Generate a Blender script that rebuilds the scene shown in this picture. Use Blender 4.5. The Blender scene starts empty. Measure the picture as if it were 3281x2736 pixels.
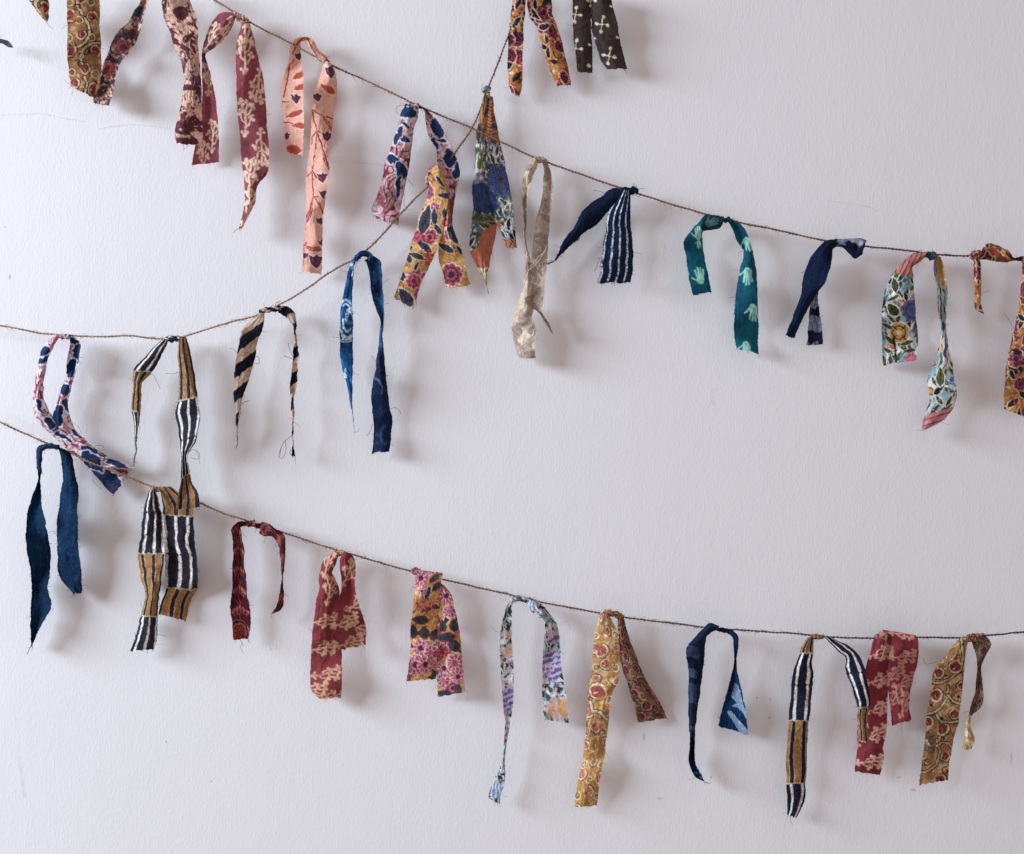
import bpy, math, random
import numpy as np

# ------------------------------------------------------------------ camera, light, exposure
SC = bpy.context.scene
COL = SC.collection
PX = 0.0004                      # metres of wall per photograph pixel (3281 x 2736)
CX, CY = 1640.5, 1368.0
DIST = 1.7                       # lens to wall
cam_data = bpy.data.cameras.new("camera")
cam = bpy.data.objects.new("camera", cam_data)
COL.objects.link(cam)
cam.location = (0, -DIST, 0)
cam.rotation_euler = (math.radians(90), 0, 0)
cam_data.sensor_width = 36
cam_data.lens = 36 * DIST / (3281 * PX)
cam_data.clip_start = 0.05
cam_data.clip_end = 50
SC.camera = cam

world = bpy.data.worlds.new("World")
SC.world = world
world.use_nodes = True
bg = world.node_tree.nodes["Background"]
bg.inputs[0].default_value = (1.0, 0.84, 0.80, 1)     # warm light bounced round the room
bg.inputs[1].default_value = 0.43

def area(name, loc, aim, sx, sy, energy, color, spread=180):
    from mathutils import Vector
    l = bpy.data.lights.new(name, 'AREA')
    l.shape = 'RECTANGLE'; l.size = sx; l.size_y = sy
    l.energy = energy; l.color = color; l.spread = math.radians(spread)
    o = bpy.data.objects.new(name, l)
    COL.objects.link(o)
    o.location = loc
    d = Vector(aim) - Vector(loc)
    o.rotation_euler = d.to_track_quat('-Z', 'Y').to_euler()
    return o
area("window_light", (-3.15, -1.60, 1.00), (0.6, -1.2, -1.6), 2.0, 1.1, 197, (0.75, 0.87, 1.0))

SC.view_settings.view_transform = 'Standard'
SC.view_settings.look = 'None'
SC.view_settings.exposure = 0
SC.view_settings.gamma = 1

# ------------------------------------------------------------------ helpers
def lin(c):
    c = np.asarray(c, float) / 255.0
    return np.where(c <= 0.04045, c / 12.92, ((c + 0.055) / 1.055) ** 2.4)

def world_pt(px, py, d):
    """photograph pixel and distance from the wall (also in pixels) -> metres"""
    px = np.asarray(px, float); py = np.asarray(py, float); d = np.asarray(d, float) * PX
    f = (DIST - d) / DIST
    return np.stack([(px - CX) * PX * f, -d + 0 * px, (CY - py) * PX * f], -1)

def hash2(ix, iy, seed):
    n = (ix.astype(np.int64) * 374761393 + iy.astype(np.int64) * 668265263 + seed * 974634777) & 0x7fffffff
    n = ((n ^ (n >> 13)) * 1274126177) & 0x7fffffff
    n = (n ^ (n >> 16)) & 0xffff
    return n / 65535.0

def vnoise(x, y, seed=0):
    x = np.asarray(x, float); y = np.asarray(y, float)
    ix = np.floor(x); iy = np.floor(y)
    fx = x - ix; fy = y - iy
    fx = fx * fx * fx * (fx * (fx * 6 - 15) + 10); fy = fy * fy * fy * (fy * (fy * 6 - 15) + 10)
    a = hash2(ix, iy, seed); b = hash2(ix + 1, iy, seed)
    c = hash2(ix, iy + 1, seed); d = hash2(ix + 1, iy + 1, seed)
    return (a + (b - a) * fx) * (1 - fy) + (c + (d - c) * fx) * fy

def fbm(x, y, seed=0, octs=3):
    s = 0; a = 0.5; t = 0
    for k in range(octs):
        s = s + a * vnoise(x * 2 ** k + 17.3 * k, y * 2 ** k - 9.1 * k, seed + k * 31)
        t += a; a *= 0.5
    return s / t

def hermite(ts, ys, t):
    ts = np.asarray(ts, float); ys = np.asarray(ys, float)
    m = np.zeros_like(ys)
    h = np.diff(ts); dl = np.diff(ys) / h
    m[0] = dl[0]; m[-1] = dl[-1]
    if len(ts) > 2:
        m[1:-1] = (h[1:] * dl[:-1] + h[:-1] * dl[1:]) / (h[1:] + h[:-1])
    k = np.clip(np.searchsorted(ts, t, side='right') - 1, 0, len(ts) - 2)
    hh = h[k]; s = (t - ts[k]) / hh
    return ((1 + 2 * s) * (1 - s) ** 2 * ys[k] + s * (1 - s) ** 2 * hh * m[k]
            + s * s * (3 - 2 * s) * ys[k + 1] + s * s * (s - 1) * hh * m[k + 1])

def mesh_obj(name, verts, faces, mat, cols=None, parent=None, origin=(0, 0, 0), smooth=True, uv=None):
    """faces: (M,4) or (M,3) int array"""
    me = bpy.data.meshes.new(name)
    v = np.asarray(verts, float) - np.asarray(origin, float)
    f = np.asarray(faces, np.int32)
    k = f.shape[1]
    me.vertices.add(len(v)); me.vertices.foreach_set("co", v.astype(np.float32).ravel())
    me.loops.add(f.size); me.loops.foreach_set("vertex_index", f.ravel())
    me.polygons.add(len(f))
    me.polygons.foreach_set("loop_start", np.arange(0, f.size, k, dtype=np.int32))
    me.polygons.foreach_set("loop_total", np.full(len(f), k, np.int32))
    me.polygons.foreach_set("use_smooth", np.full(len(f), smooth))
    me.update(calc_edges=True)
    if cols is not None:
        at = me.color_attributes.new("print", 'FLOAT_COLOR', 'POINT')
        c4 = np.ones((len(v), 4), np.float32); c4[:, :3] = cols
        at.data.foreach_set("color", c4.ravel())
    if uv is not None:
        l = me.uv_layers.new(name="cloth")
        l.data.foreach_set("uv", np.asarray(uv, np.float32)[f.ravel()].ravel())
    me.materials.append(mat)
    o = bpy.data.objects.new(name, me)
    COL.objects.link(o)
    if parent is not None:
        o.parent = parent
    return o

def grid_faces(rows, cols, wrap=False):
    i = np.arange(rows - 1)[:, None]; n = cols if wrap else cols - 1
    j = np.arange(n)[None, :]
    a = i * cols + j; b = i * cols + (j + 1) % cols
    return np.stack([a, b, b + cols, a + cols], -1).reshape(-1, 4)

def tube(pts, r, sides=5):
    """pts (n,3) metres; r scalar or (n,) -> verts, faces"""
    pts = np.asarray(pts, float); n = len(pts)
    t = np.gradient(pts, axis=0); t /= np.linalg.norm(t, axis=1)[:, None] + 1e-12
    ref = np.array([0.13, 0.97, 0.2])
    a = np.cross(t, ref); a /= np.linalg.norm(a, axis=1)[:, None] + 1e-12
    b = np.cross(t, a)
    th = np.arange(sides) * 2 * np.pi / sides
    r = np.broadcast_to(np.asarray(r, float), (n,))
    v = pts[:, None, :] + r[:, None, None] * (np.cos(th)[None, :, None] * a[:, None] + np.sin(th)[None, :, None] * b[:, None])
    return v.reshape(-1, 3), grid_faces(n, sides, True)

class Buf:
    def __init__(s): s.v = []; s.f = []; s.c = []; s.n = 0
    def add(s, v, f, c):
        s.v.append(v); s.f.append(f + s.n); s.n += len(v)
        s.c.append(np.broadcast_to(np.asarray(c, float), (len(v), 3)))
    def obj(s, name, mat, parent=None, origin=(0, 0, 0)):
        if not s.v: return None
        return mesh_obj(name, np.concatenate(s.v), np.concatenate(s.f), mat, np.concatenate(s.c), parent, origin)

# ------------------------------------------------------------------ materials
def nodes_of(name):
    m = bpy.data.materials.new(name); m.use_nodes = True
    nt = m.node_tree
    return m, nt, nt.nodes, nt.links, nt.nodes["Principled BSDF"], nt.nodes["Material Output"]

def cloth_material(name, rough=0.9, sheen=0.03, trans=0.16, slub=0.5):
    m, nt, N, L, B, O = nodes_of(name)
    at = N.new("ShaderNodeAttribute"); at.attribute_name = "print"
    uv = N.new("ShaderNodeUVMap"); uv.uv_map = "cloth"
    # uneven dye and slubs in the yarn, stretched along the two thread directions
    mp = N.new("ShaderNodeMapping"); mp.inputs[3].default_value = (1.0, 0.12, 1)
    L.new(uv.outputs[0], mp.inputs[0])
    n1 = N.new("ShaderNodeTexNoise"); n1.inputs["Scale"].default_value = 700; n1.inputs["Detail"].default_value = 3
    L.new(mp.outputs[0], n1.inputs["Vector"])
    mp2 = N.new("ShaderNodeMapping"); mp2.inputs[3].default_value = (0.12, 1.0, 1)
    L.new(uv.outputs[0], mp2.inputs[0])
    n2 = N.new("ShaderNodeTexNoise"); n2.inputs["Scale"].default_value = 700; n2.inputs["Detail"].default_value = 3
    L.new(mp2.outputs[0], n2.inputs["Vector"])
    ad = N.new("ShaderNodeMath"); ad.operation = 'ADD'
    L.new(n1.outputs[0], ad.inputs[0]); L.new(n2.outputs[0], ad.inputs[1])
    mr = N.new("ShaderNodeMapRange")
    mr.inputs[1].default_value = 0.6; mr.inputs[2].default_value = 1.4
    mr.inputs[3].default_value = 1 - 0.3 * slub; mr.inputs[4].default_value = 1 + 0.3 * slub
    L.new(ad.outputs[0], mr.inputs[0])
    mx = N.new("ShaderNodeVectorMath"); mx.operation = 'SCALE'
    L.new(at.outputs["Color"], mx.inputs[0]); L.new(mr.outputs[0], mx.inputs["Scale"])
    L.new(mx.outputs[0], B.inputs["Base Color"])
    B.inputs["Roughness"].default_value = rough
    B.inputs["Specular IOR Level"].default_value = 0.12
    B.inputs["Sheen Weight"].default_value = sheen
    B.inputs["Sheen Roughness"].default_value = 0.5
    bp = N.new("ShaderNodeBump"); bp.inputs["Strength"].default_value = 0.25; bp.inputs["Distance"].default_value = 0.0006
    L.new(ad.outputs[0], bp.inputs["Height"]); L.new(bp.outputs[0], B.inputs["Normal"])
    tr = N.new("ShaderNodeBsdfTranslucent")
    L.new(mx.outputs[0], tr.inputs[0])
    ms = N.new("ShaderNodeMixShader"); ms.inputs[0].default_value = trans
    L.new(B.outputs[0], ms.inputs[1]); L.new(tr.outputs[0], ms.inputs[2])
    L.new(ms.outputs[0], O.inputs[0])
    return m

def fibre_material(name, rough=0.85):
    m, nt, N, L, B, O = nodes_of(name)
    at = N.new("ShaderNodeAttribute"); at.attribute_name = "print"
    tc = N.new("ShaderNodeTexCoord")
    n = N.new("ShaderNodeTexNoise"); n.inputs["Scale"].default_value = 420; n.inputs["Detail"].default_value = 3
    L.new(tc.outputs["Object"], n.inputs["Vector"])
    mr = N.new("ShaderNodeMapRange"); mr.inputs[3].default_value = 0.6; mr.inputs[4].default_value = 1.4
    L.new(n.outputs[0], mr.inputs[0])
    mx = N.new("ShaderNodeVectorMath"); mx.operation = 'SCALE'
    L.new(at.outputs["Color"], mx.inputs[0]); L.new(mr.outputs[0], mx.inputs["Scale"])
    L.new(mx.outputs[0], B.inputs["Base Color"])
    B.inputs["Roughness"].default_value = rough
    B.inputs["Specular IOR Level"].default_value = 0.2
    return m

def wall_material():
    m, nt, N, L, B, O = nodes_of("painted_plaster")
    tc = N.new("ShaderNodeTexCoord")
    def noise(scale, sx, sz, detail, rough=0.55):
        mp = N.new("ShaderNodeMapping"); mp.inputs[3].default_value = (sx, 1, sz)
        L.new(tc.outputs["Object"], mp.inputs[0])
        n = N.new("ShaderNodeTexNoise"); n.inputs["Scale"].default_value = scale
        n.inputs["Detail"].default_value = detail; n.inputs["Roughness"].default_value = rough
        L.new(mp.outputs[0], n.inputs["Vector"])
        return n.outputs[0]
    def mul(a, k):
        q = N.new("ShaderNodeMath"); q.operation = 'MULTIPLY'; q.inputs[1].default_value = k
        L.new(a, q.inputs[0]); return q.outputs[0]
    def add(a, b):
        q = N.new("ShaderNodeMath"); q.operation = 'ADD'
        L.new(a, q.inputs[0]); L.new(b, q.inputs[1]); return q.outputs[0]
    # roller stipple: short ridges drawn out along the roller's vertical travel
    stip = noise(360, 1.0, 0.42, 2.5)
    pw = N.new("ShaderNodeMapRange"); pw.interpolation_type = 'SMOOTHSTEP'
    pw.inputs[1].default_value = 0.42; pw.inputs[2].default_value = 0.78
    L.new(stip, pw.inputs[0])
    mid = noise(55, 1.0, 0.6, 3)
    big = noise(5.0, 1, 1, 2)
    # scattered grit under the paint
    vo = N.new("ShaderNodeTexVoronoi"); vo.inputs["Scale"].default_value = 75; vo.inputs["Randomness"].default_value = 1
    L.new(tc.outputs["Object"], vo.inputs["Vector"])
    gr = N.new("ShaderNodeMapRange"); gr.inputs[1].default_value = 0.02; gr.inputs[2].default_value = 0.11
    gr.inputs[3].default_value = 1; gr.inputs[4].default_value = 0
    L.new(vo.outputs["Distance"], gr.inputs[0])
    sel = N.new("ShaderNodeMapRange"); sel.inputs[1].default_value = 0.55; sel.inputs[2].default_value = 0.7
    L.new(noise(9, 1, 1, 2), sel.inputs[0])
    g2 = N.new("ShaderNodeMath"); g2.operation = 'MULTIPLY'
    L.new(gr.outputs[0], g2.inputs[0]); L.new(sel.outputs[0], g2.inputs[1])
    h = add(add(mul(pw.outputs[0], 0.42), mul(mid, 0.8)), add(mul(big, 4.0), mul(g2.outputs[0], 0.5)))
    bp = N.new("ShaderNodeBump"); bp.inputs["Strength"].default_value = 0.33; bp.inputs["Distance"].default_value = 0.0008
    L.new(h, bp.inputs["Height"]); L.new(bp.outputs[0], B.inputs["Normal"])
    # paint: slightly uneven white, with a few specks and scuffs at their own places
    cr = N.new("ShaderNodeMix"); cr.data_type = 'RGBA'
    cr.inputs[6].default_value = (0.795, 0.785, 0.805, 1); cr.inputs[7].default_value = (0.825, 0.812, 0.83, 1)
    L.new(noise(3.0, 1, 1, 4), cr.inputs[0])
    out = cr.outputs[2]
    marks = [(533, 2377, 3.6, 3.6, (0.03, 0.03, 0.04)), (677, 2504, 2.6, 2.6, (0.05, 0.05, 0.06)),
             (2425, 2235, 3.2, 3.2, (0.06, 0.05, 0.06)), (2278, 2490, 4, 4, (0.04, 0.03, 0.04)),
             (2063, 2360, 6, 13, (0.45, 0.33, 0.27)), (2114, 2557, 11, 5, (0.5, 0.42, 0.33)),
             (2466, 2299, 6, 4, (0.16, 0.14, 0.15)), (2926, 2530, 9, 5, (0.38, 0.27, 0.24)),
             (32, 888, 4, 9, (0.2, 0.17, 0.17)), (3240, 2430, 4, 22, (0.5, 0.46, 0.46)),
             (2468, 2240, 3, 3, (0.2, 0.2, 0.2)), (17, 726, 3, 3, (0.2, 0.2, 0.2)), (868, 2080, 4, 3, (0.4, 0.38, 0.4)),
             (2880, 2490, 8, 4, (0.5, 0.42, 0.38)), (2130, 790, 3, 10, (0.6, 0.55, 0.55))]
    for (px, py, rx, ry, c) in marks:
        p = world_pt(px, py, 0)
        mp = N.new("ShaderNodeMapping"); mp.vector_type = 'TEXTURE'
        mp.inputs[1].default_value = tuple(p); mp.inputs[3].default_value = (rx * PX, 1, ry * PX)
        L.new(tc.outputs["Object"], mp.inputs[0])
        ln = N.new("ShaderNodeVectorMath"); ln.operation = 'LENGTH'; L.new(mp.outputs[0], ln.inputs[0])
        mr = N.new("ShaderNodeMapRange"); mr.inputs[1].default_value = 0.6; mr.inputs[2].default_value = 1.25
        mr.inputs[3].default_value = 0.45; mr.inputs[4].default_value = 0
        L.new(ln.outputs["Value"], mr.inputs[0])
        mx = N.new("ShaderNodeMix"); mx.data_type = 'RGBA'
        L.new(mr.outputs[0], mx.inputs[0]); L.new(out, mx.inputs[6]); mx.inputs[7].default_value = (*c, 1)
        out = mx.outputs[2]
    L.new(out, B.inputs["Base Color"])
    B.inputs["Roughness"].default_value = 0.62
    B.inputs["Specular IOR Level"].default_value = 0.3
    return m

FIBRE = fibre_material("jute_fibre")
THREAD = fibre_material("cotton_thread", 0.9)
# ------------------------------------------------------------------ block prints (flat colour of the cloth)
class P:
    """paints a print on the points of one piece of cloth"""
    def __init__(s, x, y, u, v, w, seed):
        s.x, s.y, s.u, s.v, s.w = x, y, u, v, w          # photo pixels / cloth pixels
        s.seed = seed; s.rng = random.Random(seed)
        s.c = np.zeros((len(x), 3)); s.rough = 1.0
        s.wx = (fbm(u / 9, v / 9, seed + 5, 2) - 0.5) * 5
        s.wy = (fbm(u / 9 + 40, v / 9, seed + 6, 2) - 0.5) * 5
        s.cloth()
    def cloth(s): s.X = s.u + s.wx; s.Y = s.v + s.wy; s.soft = 1.8; return s
    def crop(s, K): s.X = (s.x + s.wx - K[0]) / K[2]; s.Y = (s.y + s.wy - K[1]) / K[2]; s.soft = 1.8 / K[2]; return s
    def wash(s):
        """vegetable dyes: a little greyer and deeper than the ink"""
        g = s.c @ np.array((.3, .55, .15))
        s.c = np.clip((g[:, None] + (s.c - g[:, None]) * .90), 0, 255)
        s.c = np.minimum(255 * (s.c / 255) ** 1.16 * 1.05, 238)
        # ink that took unevenly, and the threads showing through
        n = (fbm(s.u / 2.6, s.v / 7, s.seed + 90, 2) - .5) + (fbm(s.u / 7, s.v / 2.6, s.seed + 91, 2) - .5)
        m = fbm(s.u / 11, s.v / 11, s.seed + 92, 3) - .5
        s.c = np.clip(s.c * (1 + s.rough * (.30 * n + .26 * m))[:, None], 0, 255)
        av = s.c.mean(0)
        worn = np.clip((fbm(s.u / 5, s.v / 5, s.seed + 93, 2) - .60) * 5, 0, 1)[:, None] * .28 * s.rough
        s.c = s.c * (1 - worn) + av * worn
    def fill(s, c, var=0.06):
        n = fbm(s.u / 26, s.v / 60, s.seed + 9, 3) - 0.5
        s.c[:] = np.asarray(c, float)[None] * (1 + var * 2 * n[:, None])
    def mix(s, a, c):
        a = np.clip(a, 0, 1)[:, None]
        s.c = s.c * (1 - a) + np.asarray(c, float) * a
    def ell(s, cx, cy, rx, ry, rot=0, c=(0, 0, 0), op=1.0):
        dx = s.X - cx; dy = s.Y - cy; co, si = math.cos(rot), math.sin(rot)
        a = dx * co + dy * si; b = -dx * si + dy * co
        d = np.sqrt((a / rx) ** 2 + (b / ry) ** 2)
        s.mix(op * ((1 - d) * min(rx, ry) / s.soft + 0.5), c)
    def ring(s, cx, cy, r, wd, c, a0=None, a1=None, ratio=1.0, rot=0):
        dx = s.X - cx; dy = s.Y - cy; co, si = math.cos(rot), math.sin(rot)
        a = dx * co + dy * si; b = (-dx * si + dy * co) / ratio
        d = np.abs(np.sqrt(a * a + b * b) - r)
        m = np.clip((wd / 2 - d) / s.soft + 0.5, 0, 1)
        if a0 is not None:
            an = np.mod(np.arctan2(b, a) - a0, 2 * np.pi)
            m = m * (an < (a1 - a0))
        s.mix(m, c)
    def line(s, pts, wd, c, taper=False):
        best = np.full(len(s.X), 1e9); tt = np.zeros(len(s.X)); n = len(pts) - 1
        for k in range(n):
            (x0, y0), (x1, y1) = pts[k], pts[k + 1]
            ex, ey = x1 - x0, y1 - y0; l2 = ex * ex + ey * ey + 1e-9
            t = np.clip(((s.X - x0) * ex + (s.Y - y0) * ey) / l2, 0, 1)
            d = np.hypot(s.X - x0 - t * ex, s.Y - y0 - t * ey)
            q = d < best; best = np.where(q, d, best); tt = np.where(q, (k + t) / n, tt)
        ww = wd * (1 - 0.75 * tt) if taper else wd
        s.mix((ww / 2 - best) / s.soft + 0.5, c)
    def poly(s, pts, c, op=1.0):
        ins = np.zeros(len(s.X), bool); n = len(pts)
        for k in range(n):
            (x0, y0), (x1, y1) = pts[k], pts[(k + 1) % n]
            cond = (y0 > s.Y) != (y1 > s.Y)
            xi = x0 + (s.Y - y0) / (y1 - y0 + 1e-9) * (x1 - x0)
            ins ^= cond & (s.X < xi)
        s.mix(op * ins.astype(float), c)
    def leaf(s, cx, cy, l, w, rot, c, vein=None, rim=None, hatch=False):
        co, si = math.cos(rot), math.sin(rot)
        dx = s.X - cx; dy = s.Y - cy
        a = (dx * co + dy * si) / l; b = -dx * si + dy * co
        half = w * np.clip(1 - a * a, 0, 1) ** 0.8 * (1 + 0.25 * a)
        d = (half - np.abs(b)) * (np.abs(a) < 1)
        if rim is not None: s.mix(np.where(np.abs(a) < 1.12, (w * np.clip(1.25 - a * a, 0, 2) ** 0.8 * (1 + .25 * a) + 2 - np.abs(b)) / s.soft, 0), rim)
        s.mix(np.where(np.abs(a) < 1, d / s.soft + 0.3, 0), c)
        if hatch and vein is not None:
            h = np.abs(np.mod(a * l + np.abs(b) * 0.8, w * 0.55) - w * 0.27) < w * 0.09
            s.mix(h * (d > w * 0.12) * 0.8, vein)
        if vein is not None: s.mix((np.abs(b) < w * 0.09) * (np.abs(a) < 0.85) * 0.9, vein)
    def flower(s, cx, cy, r, n, petal, line, core, rim=None, ph=0.0):
        dx = s.X - cx; dy = s.Y - cy; rr = np.hypot(dx, dy); an = np.arctan2(dy, dx) + ph
        R = r * (0.84 + 0.16 * np.abs(np.cos(an * n / 2)) ** 0.7)
        if rim is not None: s.mix((R + r * 0.12 - rr) / s.soft + 0.5, rim)
        s.mix((R - rr) / s.soft + 0.5, petal)
        s.mix((np.abs(np.sin(an * n / 2)) < 0.22) * (rr < R * 0.96) * (rr > r * 0.25) * 0.85, line)
        s.mix((np.abs(rr - r * 0.62) < r * 0.07) * 0.8, line)
        s.mix((r * 0.3 - rr) / s.soft + 0.5, core)
    def noise_patch(s, scale, lo, hi, c, seed, sy=1.0, op=1.0, warp=0.0):
        x = s.X / scale; y = s.Y / scale * sy
        if warp:
            x = x + warp * (fbm(s.X / scale * 1.3, s.Y / scale * 1.3, seed + 71, 2) - .5)
            y = y + warp * (fbm(s.X / scale * 1.3 + 9, s.Y / scale * 1.3, seed + 72, 2) - .5)
        n = fbm(x, y, seed, 3)
        s.mix(op * np.clip((n - lo) / (hi - lo), 0, 1), c)
    def contour(s, scale, freq, wd, c, seed, op=1.0, sy=1.0):
        n = fbm(s.X / scale, s.Y / scale * sy, seed, 3) * freq
        s.mix(op * (np.abs(np.mod(n, 1) - 0.5) < wd / 2), c)

def coral(p, x, y, h, w, rot, c, seed=0):
    """one sprig: stem, paired branches with lobed ends"""
    r = random.Random(seed); co, si = math.cos(rot), math.sin(rot)
    T = lambda a, b: (x + a * co - b * si, y + a * si + b * co)
    lw = w * 0.23
    p.line([T(0.10 * w, -h), T(-0.08 * w, -0.3 * h), T(0.06 * w, 0.35 * h), T(0, h)], lw, c)
    for b in (-0.45, 0.25):
        for sg in (-1, 1):
            q = b + 0.12 * sg
            a1 = 0.62 * w * (1.0 + r.uniform(-.15, .1)); top = q - 0.40 - r.uniform(0, .1)
            p.line([T(0, (q + 0.16) * h), T(sg * a1 * .55, (q + .02) * h), T(sg * a1 * .95, top * h)], lw * 0.85, c)
            for (da, db, k) in ((.95, top - .08, .20), (1.25, top + .12, .17), (.60, top - .02, .14)):
                px, py = T(sg * a1 * da, db * h); p.ell(px, py, w * k, w * k * 1.15, rot + r.random(), c)
    for (da, db, k) in ((0, -1.02, .22), (-.34, -.84, .16), (.38, -.88, .16), (0, 1.02, .22), (.28, .84, .15), (-.30, .86, .16)):
        px, py = T(da * w, db * h); p.ell(px, py, w * k, w * k * 1.2, rot, c)

MAR = (146, 68, 78); MARC = (220, 192, 166)
def f_coral(p, rows=None, ground=MAR, cream=MARC, spots=None, K=None, du=92, dv=112, rot=0, h=44, w=44, off=(30, 40)):
    p.rough = .5; p.fill(ground, 0.10)
    p.noise_patch(70, 0.55, 0.8, tuple(k * 0.8 for k in ground), p.seed + 3)
    if spots is not None:
        p.crop(K)
        for i, (x, y, r) in enumerate(spots): coral(p, x, y, h / K[2], w / K[2], r, cream, p.seed + i)
        p.cloth()
    else:
        i = 0
        vmax = p.v.max()
        y = off[1]
        while y < vmax + 60:
            for k in range(-1, 4):
                coral(p, off[0] + k * du + (i % 2) * du / 2, y + p.rng.uniform(-5, 5), h, w, rot + p.rng.uniform(-.12, .12), cream, p.seed + i * 7 + k)
            y += dv / 2 if du > 60 else dv; i += 1
    p.noise_patch(7, 0.62, 0.75, tuple(k * 0.93 for k in ground), p.seed + 8, op=0.5)

def f_yellow(p, ground=(200, 158, 98), slate=(74, 76, 90), pink=(198, 104, 126), dark=(116, 40, 58), cream=(216, 200, 180), orange=(192, 142, 86), dens=1.2, fl=1):
    p.fill(ground, 0.09); p.noise_patch(60, 0.5, 0.8, orange, p.seed + 2, op=0.7)
    r = p.rng; um, vm = p.u.max(), p.v.max()
    p.contour(42, 5, 0.12, dark, p.seed + 4, op=0.55)
    spots = []; step = 38 / dens; y = -10
    while y < vm + 20:
        x = -14 + r.uniform(0, 14)
        while x < um + 16:
            spots.append((x + r.uniform(-7, 7), y + r.uniform(-8, 8))); x += step
        y += step * 0.9
    r.shuffle(spots)
    for i, (x, y) in enumerate(spots):
        k = i % 9
        if k in (0, 3, 5) or (k == 1 and fl < 1):
            a = r.uniform(0, 6.3); l = r.uniform(16, 27)
            p.leaf(x, y, l, l * 0.40, a, slate, vein=tuple(.55 * q for q in slate), rim=cream if k != 3 else None, hatch=True)
        elif k in (1, 2): p.flower(x, y, r.uniform(20, 29), r.choice((8, 10, 12)), pink, dark, slate if r.random() < .5 else dark, rim=cream, ph=r.random())
        elif k == 4:
            for _ in range(9): p.ell(x + r.gauss(0, 11), y + r.gauss(0, 11), 2.8, 2.8, 0, (178, 44, 62))
        elif k == 6: p.ell(x, y, 16, 7, r.uniform(0, 3), cream, .9); p.ell(x + 3, y + 3, 12, 5, r.uniform(0, 3), orange)
        elif k == 7: p.ring(x, y, 15, 4, dark, 0, 3.6)
        else:
            for q in range(3): p.ell(x + r.gauss(0, 9), y + r.gauss(0, 9), 8, 5, r.uniform(0, 3), pink); 
    p.noise_patch(9, 0.66, 0.78, cream, p.seed + 12, op=0.5)

def vine(p, pts, wd, cream, ink):
    p.line(pts, wd + 3.2 * p.soft, ink); p.line(pts, wd, cream); p.line(pts, wd * 0.22, tuple(.75 * q for q in cream))
def bud(p, x, y, r, rot, red, cream, ink, seed=0):
    p.ring(x, y, r * 1.22, r * .34, cream, rot + 1, rot + 5.6, ratio=.85, rot=rot); p.ring(x + r * .1, y, r * 1.45, 1.5 * p.soft, ink, rot + .6, rot + 4.2, ratio=.9, rot=rot)
    p.ell(x, y, r, r * 0.78, rot, red); p.ell(x + r * .5 * math.cos(rot + 2), y + r * .5 * math.sin(rot + 2), r * .62, r * .5, rot + 1, red); p.ell(x + r * .2 * math.cos(rot), y + r * .2 * math.sin(rot), r * .55, r * .12, rot + .5, ink, .8)
    p.ell(x - r * .2, y + r * .2, r * .4, r * .10, rot - .6, cream, .8)
def f_kalam(p, ground=(142, 100, 66), cream=(200, 178, 134), red=(134, 54, 58), ink=(44, 34, 42), du=64, dv=66, arcs=True, br=15):
    p.fill(ground, 0.10); r = p.rng; um, vm = p.u.max(), p.v.max()
    p.noise_patch(24, 0.56, 0.66, cream, p.seed + 1, op=0.55)
    if arcs:
        y = -20; s = 1
        while y < vm + 60:
            cx = um * (0.15 if s > 0 else 0.85)
            R = r.uniform(48, 64); a0 = -0.7 if s > 0 else 2.4
            pts = [(cx + R * math.cos(a0 + t * .32), y + R * math.sin(a0 + t * .32)) for t in range(10)]
            vine(p, pts, 8, cream, ink)
            for t in (2, 5, 8):
                q = pts[t]; p.ring(q[0], q[1] + 14, 10, 3.4, ink, t, t + 4.0); p.ell(q[0] + 8, q[1] + 16, 3.5, 3.5, 0, ink)
            y += 92; s = -s
    y = 6; i = 0
    while y < vm + 20:
        for k in range(-1, 4):
            x = k * du + (i % 2) * du / 2 + r.uniform(-6, 6) + 12
            bud(p, x, y + r.uniform(-6, 6), br * r.uniform(.8, 1.15), r.uniform(0, 6), red, cream, ink)
            p.ring(x + du * .45, y + 12, 11, 3.5, cream, r.uniform(0, 6), r.uniform(8, 10)); p.ring(x + du * .45, y + 12, 8, 2, ink, r.uniform(0, 6), r.uniform(8, 10))
        y += dv * .62; i += 1

def f_paisley(p, cream=(206, 176, 174), wine=(134, 52, 70), navy=(32, 58, 98), white=(226, 214, 216), k=None, sc=62, K=None, navies=()):
    p.rough = .7; p.fill(cream, 0.06)
    p.noise_patch(45, 0.5, 0.62, (192, 128, 138), p.seed + 1, warp=1.5)
    p.contour(84, 9, 0.30, wine, p.seed + 2, sy=0.8)
    p.contour(34, 4, 0.14, (132, 64, 74), p.seed + 5, op=0.5)
    p.noise_patch(40, 0.60, 0.64, white, p.seed + 6, warp=1.2, op=0.8)
    if k:
        p.noise_patch(sc, k - .015, k + .015, white, p.seed + 3, warp=1.6)
        p.noise_patch(sc, k + .018, k + .04, navy, p.seed + 3, warp=1.6)
    if K:
        p.crop(K); X0, Y0 = p.X, p.Y
        p.X = X0 + (fbm(X0 / 60, Y0 / 60, p.seed + 61, 3) - .5) * 60; p.Y = Y0 + (fbm(X0 / 60 + 9, Y0 / 60, p.seed + 62, 3) - .5) * 60
        for (x, y, rx, ry, a) in navies: p.ell(x, y, rx * 1.2 + 14, ry * 1.2 + 14, a, white, .55); p.ell(x, y, rx * 1.2, ry * 1.2, a, navy)
        p.mix((fbm(p.u / 5, p.v / 5, p.seed + 63, 2) > .70) * .35, (70, 92, 130)); p.cloth()
    p.noise_patch(14, 0.66, 0.74, wine, p.seed + 7, op=0.45)

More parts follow.
